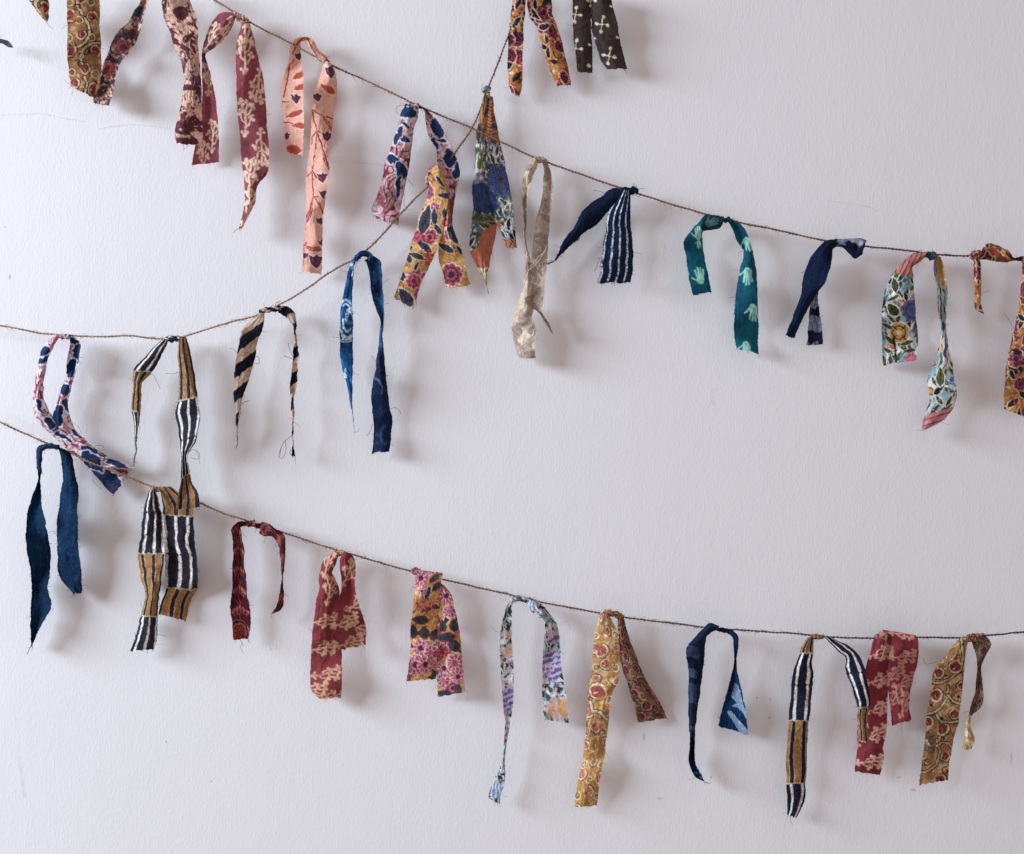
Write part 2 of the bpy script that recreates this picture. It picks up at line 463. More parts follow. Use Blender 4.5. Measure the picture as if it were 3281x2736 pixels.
def f_wild(p, aqua=(146, 174, 180), white=(226, 226, 226), olive=(98, 104, 58), dark=(36, 42, 44), blue=(98, 110, 158), warm=((208, 166, 84), (204, 130, 138), (192, 112, 74)), wd=1.0, fl=True, ln=26):
    p.rough = .55; p.fill(aqua, 0.12); p.noise_patch(38, 0.5, 0.7, white, p.seed + 1, warp=1); r = p.rng; um, vm = p.u.max(), p.v.max()
    spots = []; y = -5
    while y < vm + 15:
        x = -8 + r.uniform(0, 10)
        while x < um + 12: spots.append((x + r.uniform(-6, 6), y + r.uniform(-6, 6))); x += 27 / wd
        y += 25 / wd
    r.shuffle(spots)
    for i, (x, y) in enumerate(spots):
        k = i % 8
        if k < 5:
            a = r.uniform(0.3, 2.6); l = r.uniform(.6, 1) * ln
            p.leaf(x, y, l, l * .36, a, olive if k != 1 else dark, vein=dark, rim=white if k < 3 else None, hatch=k < 4)
        elif k == 5 and fl: p.flower(x, y, r.uniform(15, 24), 6, r.choice(warm), dark if r.random() < .3 else white, r.choice(warm), rim=white)
        elif k == 6 and fl: p.flower(x, y, r.uniform(14, 20), 11, blue, tuple(.6 * q for q in blue), blue)
        else: p.line([(x - 12, y + 14), (x, y), (x + 7, y - 16)], 3, dark)
    p.noise_patch(8, 0.66, 0.76, white, p.seed + 8, op=0.7)

def f_bwo(p, K, bands, n=3, slope=0.0, black=(44, 42, 56), white=(228, 224, 218), ochre=(168, 122, 70), ph=0.0, axis='y', blk=.16):
    """bands: (end coordinate in the crop, 'w' or 'o'); black cloth with white dashes / ochre with black stripes"""
    p.crop(K); p.fill(black, 0.12)
    un = p.u / p.w
    pos = (p.Y if axis == 'y' else p.X) + slope * (un - .5) * 40 + (fbm(p.u / 14, p.v / 50, p.seed, 2) - .5) * 14
    wob = (fbm(p.u / 60, p.v / 90, p.seed + 3, 2) - .5) * 0.16
    a = -1e9; nxt = {bands[i][0]: bands[i + 1][1] for i in range(len(bands) - 1)}
    for (b, kind) in bands:
        inb = (pos >= a) & (pos < b)
        f = np.mod((un + wob) * n + ph, 1.0)
        if kind == 'w':
            marg = np.minimum(pos - a, b - pos) / 14
            wdt = 0.16 * np.clip(marg, 0, 1) ** .5 * (1 + .7 * (fbm(p.u / 12, p.v / 30, p.seed + 4, 2) - .5))
            p.mix(inb * np.clip((wdt - np.abs(f - .5)) * 16, 0, 1), white)
        else:
            p.mix(inb * np.clip((np.abs(f - .5) - blk + (fbm(p.u / 9, p.v / 20, p.seed + 5, 2) - .5) * .12) * 16, 0, 1), ochre)
            p.mix(inb * (np.abs(np.abs(f - .5) - blk - .03) < .035) * .6, (214, 196, 160))
        if b < 1e8 and kind != nxt.get(b, kind): p.mix((np.abs(pos - b) < 4.5) * .8, (216, 204, 182))
        a = b
    p.mix((fbm(p.u / 2.5, p.v / 2.5, p.seed + 20, 2) > .66) * .22, (120, 116, 122))
    p.cloth()

def hand(p, x, y, s, rot, c, m=1):
    co, si = math.cos(rot), math.sin(rot)
    T = lambda a, b: (x + s * (m * a * co - b * si), y + s * (m * a * si + b * co))
    q = T(0, .22); p.ell(q[0], q[1], s * .40, s * .50, rot, c)
    for (a0, a1, l) in ((-.27, -.42, -.72), (-.08, -.14, -.96), (.12, .14, -.92), (.30, .42, -.70)):
        p.line([T(a0, 0), T((a0 + a1) / 2, l * .55), T(a1, l)], s * .19, c)
    p.line([T(-.30, .40), T(-.60, .12), T(-.86, -.06)], s * .16, c)
    d = tuple(.72 * k for k in c)
    p.ell(*T(.05, .3), s * .16, s * .07, rot + .6, d, .6); p.ell(*T(-.12, .45), s * .06, s * .10, rot, d, .6)
def f_hands(p, K, spots, teal=(8, 98, 116), mint=(158, 208, 192), backy=None):
    p.rough = .4; p.fill(teal, 0.10); p.noise_patch(50, .5, .8, (10, 76, 102), p.seed + 1)
    p.mix((np.abs(np.mod(p.u / 21 + .3 * fbm(p.u / 40, p.v / 90, p.seed, 2), 1) - .5) < .05) * .25, (60, 140, 150))
    p.crop(K)
    for (x, y, s, r) in spots: hand(p, x, y, s, r, mint, -1 if abs(r) > 2 else 1)
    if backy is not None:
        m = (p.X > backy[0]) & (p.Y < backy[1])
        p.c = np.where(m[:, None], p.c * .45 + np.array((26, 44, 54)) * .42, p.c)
    p.cloth()

def f_plain(p, c=(20, 48, 98), dk=(14, 32, 72), lt=None, n=4):
    p.fill(c, .14); un = p.u / p.w
    p.noise_patch(80, .48, .75, dk, p.seed + 1, sy=.5)
    f = np.abs(np.mod(un * n + .25 * (fbm(p.u / 50, p.v / 60, p.seed + 2, 2) - .5), 1) - .5)
    p.mix((f < .045) * np.clip(fbm(p.u / 6, p.v / 12, p.seed + 3, 2) * 1.4 - .35, 0, 1) * .5, lt or (84, 120, 168))
    p.mix((fbm(p.u / 2.2, p.v / 2.2, p.seed + 4, 2) > .75) * .3, lt or (84, 120, 168))
def f_stripe(p, c=(20, 46, 82), white=(224, 228, 240), n=4, ph=0.2):
    p.fill(c, .14); un = p.u / p.w
    wob = (fbm(p.u / 70, p.v / 80, p.seed + 2, 2) - .5) * .05
    f = np.abs(np.mod((un + wob) * n + ph, 1) - .5)
    wd = .135 + .05 * (fbm(p.u / 6, p.v / 9, p.seed + 3, 2) - .5)
    p.mix((wd - f) * 22, white)
    p.mix((f < .12) * (fbm(p.u / 4, p.v / 4, p.seed + 4, 2) > .62) * .6, c)
def f_diag(p, K, black=(26, 26, 46), tan=(192, 166, 146), per=200, slope=-.8, ph=0):
    p.fill(tan, .10); p.mix((fbm(p.u / 3, p.v / 1.5, p.seed + 9, 2) - .4) * .5, (162, 136, 118))
    p.crop(K)
    q = np.mod((p.Y - slope * -p.X * -1 * 1.0 + (fbm(p.u / 12, p.v / 12, p.seed, 2) - .5) * 22 + ph) / per, 1)
    p.mix((.25 - np.abs(q - .5)) * per / p.soft / 1.6 + .5, black); p.cloth()
def f_indigo(p, c=(28, 80, 126), dk=(24, 46, 86), lt=(86, 138, 178), white=(200, 218, 236), lightness=1.0, swirl=None, K=None):
    p.fill(c, .14); p.noise_patch(55, .45, .65, dk, p.seed + 1, op=.85)
    p.noise_patch(26, .60, .63, lt, p.seed + 2, op=.75 * lightness, warp=.6)
    p.contour(60, 4, .10, lt, p.seed + 5, op=.35 * lightness)
    if swirl:
        p.crop(K); p.soft *= .8
        for (x, y, r, wd, a0, a1, q) in swirl:
            p.ring(x, y, r, wd, white, a0, a1, ratio=q)
            p.ring(x, y, r * .55, wd * .8, white, a0 + .4, a1 + .2, ratio=q)
        p.mix((fbm(p.u / 4, p.v / 4, p.seed + 6, 2) > .62) * .5, c); p.cloth()
def f_batik(p, dark=(100, 52, 60), peach=(216, 176, 156), K=None, marks=(), lo=.60):
    p.fill(peach, .06)
    p.noise_patch(34, lo, lo + .03, dark, p.seed + 1, warp=2.2)
    p.contour(40, 3, .05, dark, p.seed + 2, op=.6)
    p.noise_patch(13, .66, .70, (70, 62, 84), p.seed + 3, op=.9)
    p.noise_patch(60, .55, .75, (196, 184, 180), p.seed + 5, op=.35)
    p.mix((np.abs(np.mod(p.v / 5 + p.u / 40, 1) - .5) < .1) * .14, (150, 104, 96))
    if K: 
        p.crop(K)
        for (x, y, l, w, r, q) in marks: p.leaf(x, y, l, w, r, dark if q else peach)
        p.cloth()
def f_dots(p, K, spots, dots, c=(74, 62, 60), cream=(228, 218, 192)):
    p.fill(c, .10); p.crop(K)
    for (x, y, s) in spots:
        for k in range(4):
            a = k * math.pi / 2 + .15; l = s * (1.15 if k % 2 else .85)
            p.line([(x, y), (x + l * .7 * math.cos(a), y + l * .7 * math.sin(a))], s * .15, cream)
            p.ell(x + l * math.cos(a), y + l * math.sin(a), s * .30, s * .26, a, cream)
    for (x, y, s) in dots: p.ell(x, y, s, s * .85, .3, cream)
    p.cloth()
def f_beige(p, K=None, c=(218, 204, 184), tp=(160, 141, 131), white=(228, 220, 210)):
    p.fill(c, .07); p.noise_patch(60, .5, .6, (188, 164, 134), p.seed + 1, op=.55)
    for k in range(2): p.noise_patch(50 + 18 * k, .555, .57, tp, p.seed + 2 + k, op=.55, warp=1.4)
    p.rough = .5
    if K:
        p.crop(K)
        for (x, y, l, w, a) in ((655, 250, 46, 26, 1.5), (690, 330, 40, 16, 1.3), (625, 460, 70, 26, 2.0), (655, 540, 36, 22, .6), (612, 690, 60, 44, .3), (650, 740, 44, 30, 1.4), (590, 800, 40, 26, 1.2), (640, 900, 60, 34, 1.9), (550, 900, 60, 40, 1.0), (560, 1130, 66, 44, .4), (600, 1060, 30, 22, 1.5), (515, 430, 50, 22, 1.6), (515, 540, 60, 14, 1.6), (510, 740, 60, 12, 1.6), (525, 190, 40, 20, -.6), (450, 1330, 46, 30, .5), (560, 1330, 40, 28, 2.2), (440, 1400, 40, 16, 1.3), (545, 1500, 60, 26, .2), (640, 1240, 60, 14, 1.0)):
            p.leaf(x, y, l, w, a, tp); p.leaf(x + 10, y + w * .5, l * .6, w * .7, a + .5, tp); p.leaf(x + 3, y + 3, l * .6, w * .5, a, tuple(k * 1.08 for k in tp))
        p.cloth()
    p.contour(70, 3, .035, white, p.seed + 8, op=.8); p.mix((fbm(p.u / 3, p.v / 3, p.seed + 9, 2) > .64) * .25, white)
def f_wine(p, K=None, rings=(), c=(84, 28, 42), sal=(170, 100, 92), ink=(26, 20, 34)):
    p.fill(c, .14); r = p.rng; vm, um = p.v.max(), p.u.max(); y = 0
    while y < vm:
        s = r.choice((-1, 1))
        for k in range(5):
            p.leaf(um * (.5 + .11 * (k - 2) * 1.6), y + abs(k - 2) * 6, 11, 4.4, 1.57 + s * .25 * (k - 2), sal); p.leaf(um * (.5 + .09 * (k - 2) * 1.6), y + 12 + abs(k - 2) * 6, 6, 3, 1.57, (150, 76, 74))
        p.line([(um * .5, y + 16), (um * .42, y + 34), (um * .55, y + 50)], 2.4, sal); p.line([(um * .3, y + 24), (um * .22, y + 38), (um * .5, y + 56)], 2.4, (140, 74, 72))
        y += 64
    if K:
        p.crop(K)
        for (x, y, r_, q) in rings:
            p.ell(x, y, r_, r_ * q, 0, (142, 58, 48)); p.ring(x, y, r_, 14, sal, ratio=q); p.ring(x, y, r_ * 1.14, 13, ink, ratio=q); p.ring(x, y, r_ * 1.27, 7, sal, ratio=q)
            for k in range(5): p.ell(x + r_ * .45 * math.cos(k * 1.26), y + r_ * .45 * math.sin(k * 1.26), r_ * .16, r_ * .11, k * 1.26, sal)
        p.cloth()
def f_branch(p, K, stems, buds, leaves, c=(224, 174, 156), red=(164, 64, 54), pur=(104, 58, 82), pale=(240, 204, 186)):
    p.rough = .3; p.fill(c, .07); p.noise_patch(70, .5, .75, (232, 182, 164), p.seed + 1)
    p.crop(K)
    for (x, y, l, w, r) in leaves: p.leaf(x + 6, y + 8, l, w, r, pale); p.leaf(x, y, l, w, r, (188, 92, 74), vein=(166, 70, 58), hatch=True)
    for st in stems: p.line(st, 16, pale); p.line(st, 10, red)
    for (x, y, r) in buds:
        p.poly([(x - r * 1.2, y - r * 1.1), (x + r * 1.25, y - r * .9), (x + r * .9, y + r * .5), (x + r * .2, y + r * 1.5), (x - r * .8, y + r * .6)], pale)
        p.poly([(x - r * 1.05, y - r * .85), (x - r * .35, y - r * .55), (x + r * .15, y - r * 1.0), (x + r * .5, y - r * .6), (x + r * 1.1, y - r * .7), (x + r * .75, y + r * .35), (x + r * .15, y + r * 1.15), (x - r * .7, y + r * .45)], pur)
        p.line([(x - r * .6, y - r * .3), (x, y + r * .5)], r * .16, (136, 84, 108)); p.line([(x + r * .5, y - r * .3), (x + r * .1, y + r * .4)], r * .16, (136, 84, 108))
    p.cloth()
# ------------------------------------------------------------------ cloth builders
GROUP = "printed fabric strips tied along the strings"
class Strip:
    def __init__(s, label, at, depth, mat, thread=(60, 50, 60), seed=1, category="fabric strip"):
        s.o = bpy.data.objects.new("fabric_strip", None); COL.objects.link(s.o)
        s.o.empty_display_size = 0.02
        s.org = world_pt(at[0], at[1], depth); s.o.location = tuple(s.org)
        s.o["label"] = label; s.o["category"] = category; s.o["group"] = GROUP
        s.d = depth; s.mat = mat; s.seed = seed; s.rng = random.Random(seed); s.hairs = Buf(); s.thread = lin(thread); s.k = 0

    def tail(s, K, st, paint, d0=None, d1=None, fray=1.0, nfr=26, curl=1.0, flip=1, wr=1.0, tilt=1.0, tip=None, dmid=None, uoff=0.0, name="tail"):
        s.k += 1; seed = s.seed * 101 + s.k * 13
        rng = random.Random(seed)
        S = np.asarray(st, float); S = S * K[2] + np.array([K[0], K[1], K[0], K[1]])
        d0 = s.d if d0 is None else d0
        d1 = d0 if d1 is None else d1
        mid = (S[:, :2] + S[:, 2:]) / 2
        ts = np.concatenate([[0], np.cumsum(np.maximum(np.hypot(*np.diff(mid, axis=0).T), 2.0))])
        L = ts[-1]
        n = max(8, int(L / 2.3)); t = np.linspace(0, L, n)
        E = [hermite(ts, S[:, k], t) for k in range(4)]
        lx, ly, rx, ry = E
        w = np.hypot(rx - lx, ry - ly); wk = np.hypot(S[:, 2] - S[:, 0], S[:, 3] - S[:, 1]); W = wk.max()
        # torn edges
        ex, ey = (rx - lx) / (w + 1e-6), (ry - ly) / (w + 1e-6)
        j1 = (fbm(t / 26, 0 * t, seed, 3) - .5) * 4.5 * fray + (vnoise(t / 2.6, 0 * t + 3, seed) - .5) * 1.5 * fray
        j2 = (fbm(t / 26, 0 * t + 8, seed + 1, 3) - .5) * 4.5 * fray + (vnoise(t / 2.6, 0 * t + 5, seed) - .5) * 1.5 * fray
        lx, ly = lx - ex * j1, ly - ey * j1; rx, ry = rx + ex * j2, ry + ey * j2
        m = int(np.clip(W / 2.3, 8, 60)) + 1; q = np.linspace(0, 1, m)
        X = lx[:, None] * (1 - q) + rx[:, None] * q
        Y = ly[:, None] * (1 - q) + ry[:, None] * q
        # uneven cut at the free end
        endw = np.clip((t - L + 14) / 14, 0, 1)[:, None]
        dx, dy = (mid[-1] - mid[-2]) / (np.hypot(*(mid[-1] - mid[-2])) + 1e-6)
        cut = (fbm(q * W / 12, 0 * q, seed + 4, 2) - .5)[None] * 7 * fray * endw
        X = X + dx * cut; Y = Y + dy * cut
        # distance from the wall
        if dmid is not None: base = hermite([0, L * .45, L], [d0, dmid, d1], t)
        else: base = d0 + (d1 - d0) * (t / L) ** 1.2
        base = base + (fbm(t / 150, 0 * t, seed + 7, 2) - .5) * 26 * np.clip(t / 60, 0, 1)
        # narrow places are where the cloth is rolled or turned over
        sg = np.full(len(wk), float(flip))
        for k in range(1, len(wk) - 1):
            if wk[k] < .40 * W and wk[k] <= wk[k - 1] and wk[k] <= wk[k + 1]: sg[k:] *= -1
        sgt = np.interp(t, ts, sg)
        B = (0.36 * np.sqrt(np.clip(W * W - w * w, 0, None)) + .07 * w) * curl * sgt
        B = B * (0.75 + .5 * fbm(t / 90, 0 * t + 2, seed + 8, 2))
        c = (1 - (2 * q - 1) ** 2)
        off = rng.uniform(-.18, .18)
        cc = np.clip(1 - np.abs((2 * q - 1 - off)) ** 1.7, 0, None)
        T = (fbm(t / 130, 0 * t + 5, seed + 9, 2) - .5) * 1.9 * tilt * np.clip(w / 60, .2, 1)
        u = q[None] * W + 0 * t[:, None]; v = t[:, None] + 0 * q[None]
        D = base[:, None] + B[:, None] * (0.5 * c + .5 * cc)[None] - np.where(B < 0, B, 0)[:, None] * .5
        D = D + T[:, None] * (q[None] - .5) * w[:, None]
        narrow = np.clip(1.25 - w / W, 0.15, 1)[:, None]
        wn = (fbm(u / 21 + 3, v / 120, seed + 10, 3) - .5) * 18 * narrow + (fbm(u / 75, v / 70, seed + 11, 3) - .5) * 18 + (fbm(u / 13, v / 20, seed + 12, 2) - .5) * 1.6
        crs = np.abs(fbm((u + v * .6) / 70, (v - u * .5) / 55, seed + 13, 2) - .5)
        wn = wn + np.clip(.05 - crs, 0, 1) * 40
        D = D + wn * wr * np.clip(t / 25, .25, 1)[:, None]
        # curled rim
        D = D + 3.0 * fray * (np.exp(-u / 5) * (vnoise(v / 30, 0 * v, seed + 14) - .4) + np.exp(-(W - u) / 5) * (vnoise(v / 30, 0 * v + 9, seed + 15) - .4))
        D = np.maximum(D, 7)
        V = world_pt(X, Y, D).reshape(-1, 3)
        p = P(X.ravel(), Y.ravel(), u.ravel() + uoff, v.ravel(), W, seed)
        paint(p); p.wash()
        edge = np.minimum(u, W - u).ravel()
        p.mix((edge < 2.2) * (vnoise(v.ravel() / 4, u.ravel() * 0, seed + 16) > .45) * .35 * fray, tuple(np.clip(p.c.mean(0) * 1.25, 0, 235)))
        mesh_obj(name, V, grid_faces(n, m), s.mat, lin(np.clip(p.c, 0, 255)), s.o, s.org, True,
                 np.stack([p.u * PX, p.v * PX], -1))
        # threads worked loose along the edges and the cut end
        Vg = V.reshape(n, m, 3); colr = lin(np.clip(p.c, 0, 255)).reshape(n, m, 3)
        for _ in range(int(nfr * .5)):
            i = rng.randrange(n); side = rng.random() < .5; jj = 0 if side else m - 1
            if rng.random() < .22: i = n - 1; jj = rng.randrange(m)
            base_p = Vg[i, jj]; l = rng.choice((5, 6, 8, 9, 11, 14, 22)) * rng.uniform(.7, 1.3)
            ox, oy = (-ex[i], -ey[i]) if jj == 0 else (ex[i], ey[i])
            if i == n - 1: ox, oy = dx, dy
            s.hair(base_p, ox * .8 + rng.gauss(0, .45), oy * .8 + rng.gauss(.35, .6), l, colr[i, jj] * .75, rng)
        if tip is not None:
            a = V.reshape(n, m, 3)[-1].mean(0)
            pts = [a] + [world_pt(K[0] + x * K[2], K[1] + y * K[2], base[-1] + z) for (x, y, z) in tip]
            s.thread_line(pts, colr[-1].mean(0), .9)
        return s

    def hair(s, p0, dx, dy, l, col, rng):
        a = math.atan2(dy, dx); k = rng.uniform(-1.6, 1.6) / 4; pts = [p0]; dz = rng.uniform(-.3, .5)
        for _ in range(4):
            a += k + rng.gauss(0, .15)
            p = pts[-1] + np.array([math.cos(a), -dz, -math.sin(a)]) * l * PX / 4
            p[1] = min(p[1], -2.5 * PX)
            pts.append(p)
        v, f = tube(np.array(pts) - s.org, np.array([.75, .7, .62, .55, .4]) * PX * .85, 3)
        s.hairs.add(v, f, col)

    def thread_line(s, pts, col, r=.8):
        pts = np.array(pts, float); n = len(pts); ts = np.arange(n); t = np.linspace(0, n - 1, 10 * n)
        q = np.stack([hermite(ts, pts[:, k], t) for k in range(3)], -1)
        v, f = tube(q - s.org, r * PX, 4); s.hairs.add(v, f, col)

    def curls(s, K, lines, col, r=.75):
        for (d, pts) in lines:
            s.thread_line([world_pt(K[0] + x * K[2], K[1] + y * K[2], d) for (x, y) in pts], lin(col), r)
        return s

    def knot(s, K, a, b, r, paint, turns=3.0, bulge=1.0, depth=None, lobes=None):
        """cloth wound round the string from a to b; r in crop pixels"""
        s.k += 1; seed = s.seed * 101 + s.k * 17
        A = np.array(a, float) * K[2] + K[:2]; Bp = np.array(b, float) * K[2] + K[:2]; r = r * K[2]
        L = np.hypot(*(Bp - A)); d = s.d if depth is None else depth
        n = max(24, int(L / 1.6)); m = 40
        t = np.linspace(0, 1, n); th = np.linspace(0, 2 * np.pi, m, endpoint=False)
        ex, ey = (Bp - A) / L; nx, ny = -ey, ex
        prof = np.clip(np.minimum(t, 1 - t) * L / (r * .8), 0, 1) ** .5
        prof = .30 + .70 * prof
        ph = t[:, None] * turns + th[None] / (2 * np.pi)
        ridge = np.abs(np.sin(np.pi * ph)) ** .6
        R = r * prof[:, None] * (.66 + .38 * ridge + (fbm(t[:, None] * L / 9 + 0 * th, np.cos(th)[None] * 1.6 + t[:, None], seed, 3) - .5) * .8)
        R = R * (1 + .25 * (fbm(t * L / 22, 0 * t, seed + 3, 2) - .5))[:, None] * bulge
        sway = (fbm(t * L / 20, 0 * t + 3, seed + 2, 2) - .5) * r * .7
        X = (A[0] + ex * L * t + nx * sway)[:, None] + nx * R * np.cos(th)
        Y = (A[1] + ey * L * t + ny * sway)[:, None] + ny * R * np.cos(th)
        D = d + R * np.sin(th) * .9
        V = world_pt(X, Y, D).reshape(-1, 3)
        u = (th[None] * r * 1.5 + 30 * np.floor(ph)) ; v = t[:, None] * L * 1.5 + u * .6
        p = P(X.ravel(), Y.ravel(), u.ravel(), v.ravel(), max(u.max(), 1), seed)
        paint(p); p.wash()
        f = grid_faces(n, m, True)
        mesh_obj("knot", V, f, s.mat, lin(np.clip(p.c, 0, 255)), s.o, s.org, True, np.stack([p.u * PX, p.v * PX], -1))
        Vg = V.reshape(n, m, 3); rng = random.Random(seed); cg = lin(np.clip(p.c, 0, 255)).reshape(n, m, 3)
        for _ in range(7):
            i = rng.randrange(n); j = rng.randrange(m)
            s.hair(Vg[i, j], rng.gauss(0, 1), rng.gauss(-.3, .8), rng.uniform(8, 20), cg[i, j] * .75, rng)
        return s

    def done(s):
        o = s.hairs.obj("frayed_threads", THREAD, s.o)
        if o: o["kind"] = "stuff"
        return s

def jute(label, pts, depths, seed, lit_col, shade_col, at_label="string"):
    pts = np.array(pts, float); ts = np.concatenate([[0], np.cumsum(np.hypot(*np.diff(pts, axis=0).T))])
    L = ts[-1]; n = int(L / 2.6); t = np.linspace(0, L, n)
    x = hermite(ts, pts[:, 0], t); y = hermite(ts, pts[:, 1], t)
    x = x + (fbm(t / 40, 0 * t, seed, 2) - .5) * 3; y = y + (fbm(t / 40, 0 * t + 4, seed + 1, 2) - .5) * 3
    d = np.interp(t, np.linspace(0, L, len(depths)), depths) + (fbm(t / 120, 0 * t, seed + 2, 2) - .5) * 6
    c = world_pt(x, y, d)
    tg = np.gradient(c, axis=0); tg /= np.linalg.norm(tg, axis=1)[:, None]
    a = np.cross(tg, np.array([0, 1.0, 0])); a /= np.linalg.norm(a, axis=1)[:, None]; b = np.cross(tg, a)
    org = c[0].copy()
    root = bpy.data.objects.new("jute_string", None); COL.objects.link(root)
    root.location = tuple(org); root.empty_display_size = .02
    root["label"] = label; root["category"] = "string"; root["group"] = "jute strings slung across the wall"
    thick = 1 + .30 * (fbm(t / 30, 0 * t, seed + 3, 3) - .5)
    k = (t / L)[:, None]; base = lin(lit_col) * (1 - k) + lin(shade_col) * k  # one jute throughout: shade towards the far end is painted into its colour
    base = base * (.55 + .9 * fbm(t / 22, 0 * t + 2, seed + 5, 3))[:, None]
    for s_ in (0, np.pi):
        ang = 2 * np.pi * t / 23 + s_
        q = c + (a * np.cos(ang)[:, None] + b * np.sin(ang)[:, None]) * (1.6 * PX * thick)[:, None]
        v, f = tube(q - org, 1.72 * PX * thick, 6)
        mesh_obj("strand", v, f, FIBRE, np.repeat(base, 6, axis=0), root)
    rng = random.Random(seed); H = Buf()
    for _ in range(int(L / 9)):
        i = rng.randrange(n - 4); an = rng.uniform(0, 6.3); l = rng.uniform(6, 17) * PX
        o = a[i] * math.cos(an) + b[i] * math.sin(an); dr = tg[i] * rng.choice((-1, 1, 1)) + o * rng.uniform(.15, .9)
        p0 = c[i] + o * 3 * PX
        ps = [p0, p0 + dr * l * .5, p0 + dr * l + np.array([0, 0, -.15 * l])]
        v, f = tube(np.array(ps) - org, np.array([.6, .5, .35]) * PX, 3); H.add(v, f, base[i] * 1.1)
    h = H.obj("loose_fibres", FIBRE, root); h["kind"] = "stuff"
    return root

# ------------------------------------------------------------------ the wall
def build_wall():
    nx, nz = 90, 70
    X = np.linspace(-2.4, 2.4, nx); Z = np.linspace(-2.0, 2.0, nz)
    xx, zz = np.meshgrid(X, Z)
    yy = (fbm(xx * 2.2, zz * 2.2, 77, 3) - .5) * .004
    yy = np.maximum(yy, -.0016)
    v = np.stack([xx, yy, zz], -1).reshape(-1, 3)
    f = grid_faces(nz, nx)
    w = mesh_obj("wall", v, f, wall_material())
    w["kind"] = "structure"
    w["label"] = "white painted plaster wall with fine roller stipple behind the strings"
    m, nt, N, L, B, O = nodes_of("crack_shadow")
    B.inputs["Base Color"].default_value = (.73, .71, .72, 1); B.inputs["Roughness"].default_value = .9
    cr = [[(0, 368), (60, 364), (130, 364), (200, 378), (272, 389)], [(315, 412), (370, 402), (440, 398), (545, 411)],
          [(560, 412), (700, 445), (840, 452), (950, 456)], [(1075, 500), (1130, 515), (1190, 524)],
          [(1150, 523), (1190, 524), (1240, 533)], [(2650, 642), (2730, 652), (2780, 662), (2804, 674)],
          [(54, 2392), (58, 2440), (66, 2490), (72, 2552)], [(1785, 2000), (1816, 1990), (1822, 2016)], [(2295, 1240), (2275, 1260), (2290, 1330)]]
    for i, c in enumerate(cr):
        c = np.array(c, float); t = np.linspace(0, len(c) - 1, 14 * len(c)); k = np.arange(len(c))
        x = hermite(k, c[:, 0], t) + (vnoise(t * 9, 0 * t, i) - .5) * 4; y = hermite(k, c[:, 1], t) + (vnoise(t * 9, 0 * t + 5, i) - .5) * 4
        q = world_pt(x, y, 3.6)
        v, f = tube(q, .34 * PX * (.4 + vnoise(t * 3, 0 * t + 7, i)), 3)
        o = mesh_obj("hairline_crack", v, f, m, parent=w)
build_wall()
# ------------------------------------------------------------------ photograph crops the outlines were read in: x, y, scale
K1 = (0, 0, .4568); K2 = (500, 0, .4568); K3 = (1150, 250, .4284); K4 = (1550, 0, .39977); K5 = (1450, 450, .45688)
K6 = (2100, 600, .34264); K7 = (2681, 700, .39973); K8 = (0, 950, .42833); K9 = (680, 750, .4284); K10 = (0, 1350, .45692)
K11 = (650, 1600, .39973); K12 = (1200, 1780, .48544); K13 = (1750, 1880, .4284); K14 = (2400, 1980, .41952)
COTTON = cloth_material("block_printed_cotton")
COARSE = cloth_material("coarse_handloom_cotton", .95, .02, .12, .8)
SHEER = cloth_material("thin_muslin", .9, .03, .28, .4)
INDIGO = cloth_material("indigo_cotton", .85, .0, .08, .6)
SILKY = cloth_material("fine_cotton", .78, .04, .2, .35)
RED = lambda f, **k: (lambda p: f(p, **k))

# ------------------------------------------------------------------ the three strings
jute("upper jute string sloping down from the upper left to the right edge",
     [(480, -130), (600, -55), (692, 2), (749, 37), (801, 71), (929, 137), (1044, 199), (1180, 262), (1320, 329), (1373, 353), (1514, 411), (1600, 451), (1711, 503), (1850, 554), (1985, 601), (2048, 621), (2250, 683), (2347, 708), (2477, 735), (2645, 771), (2777, 789), (2921, 805), (3001, 816), (3105, 820), (3281, 830), (3400, 835)],
     [88, 84, 82, 82, 80, 78, 76, 76, 78], 11, (154, 124, 100), (90, 64, 58))
jute("middle jute string sagging on the left then climbing steeply to the top edge",
     [(-120, 1032), (0, 1042), (56, 1053), (128, 1066), (223, 1075), (351, 1078), (411, 1075), (471, 1082), (535, 1085), (574, 1081), (600, 1074), (680, 1050), (750, 1029), (826, 1009), (894, 977), (988, 921), (1066, 866), (1125, 836), (1177, 799), (1228, 750), (1266, 704), (1330, 636), (1381, 588), (1407, 558), (1458, 488), (1514, 408), (1538, 353), (1563, 284), (1590, 216), (1630, 112), (1672, 4), (1700, -70)],
     [70, 74, 76, 76, 74, 70, 68, 66, 70], 12, (168, 140, 114), (116, 90, 76))
jute("lowest jute string hanging in a long shallow curve from left edge to right edge",
     [(-120, 1300), (0, 1352), (69, 1384), (151, 1421), (215, 1446), (292, 1482), (411, 1528), (498, 1562), (644, 1613), (700, 1638), (790, 1668), (898, 1702), (1078, 1762), (1130, 1776), (1250, 1812), (1317, 1829), (1428, 1858), (1637, 1906), (1710, 1923), (1900, 1960), (2003, 1979), (2157, 1996), (2256, 2009), (2354, 2018), (2450, 2024), (2597, 2034), (2652, 2040), (2799, 2045), (2945, 2042), (3071, 2043), (3176, 2035), (3281, 2024), (3400, 2010)],
     [88, 84, 80, 76, 74, 74, 74, 76, 76], 13, (156, 126, 102), (62, 50, 52))

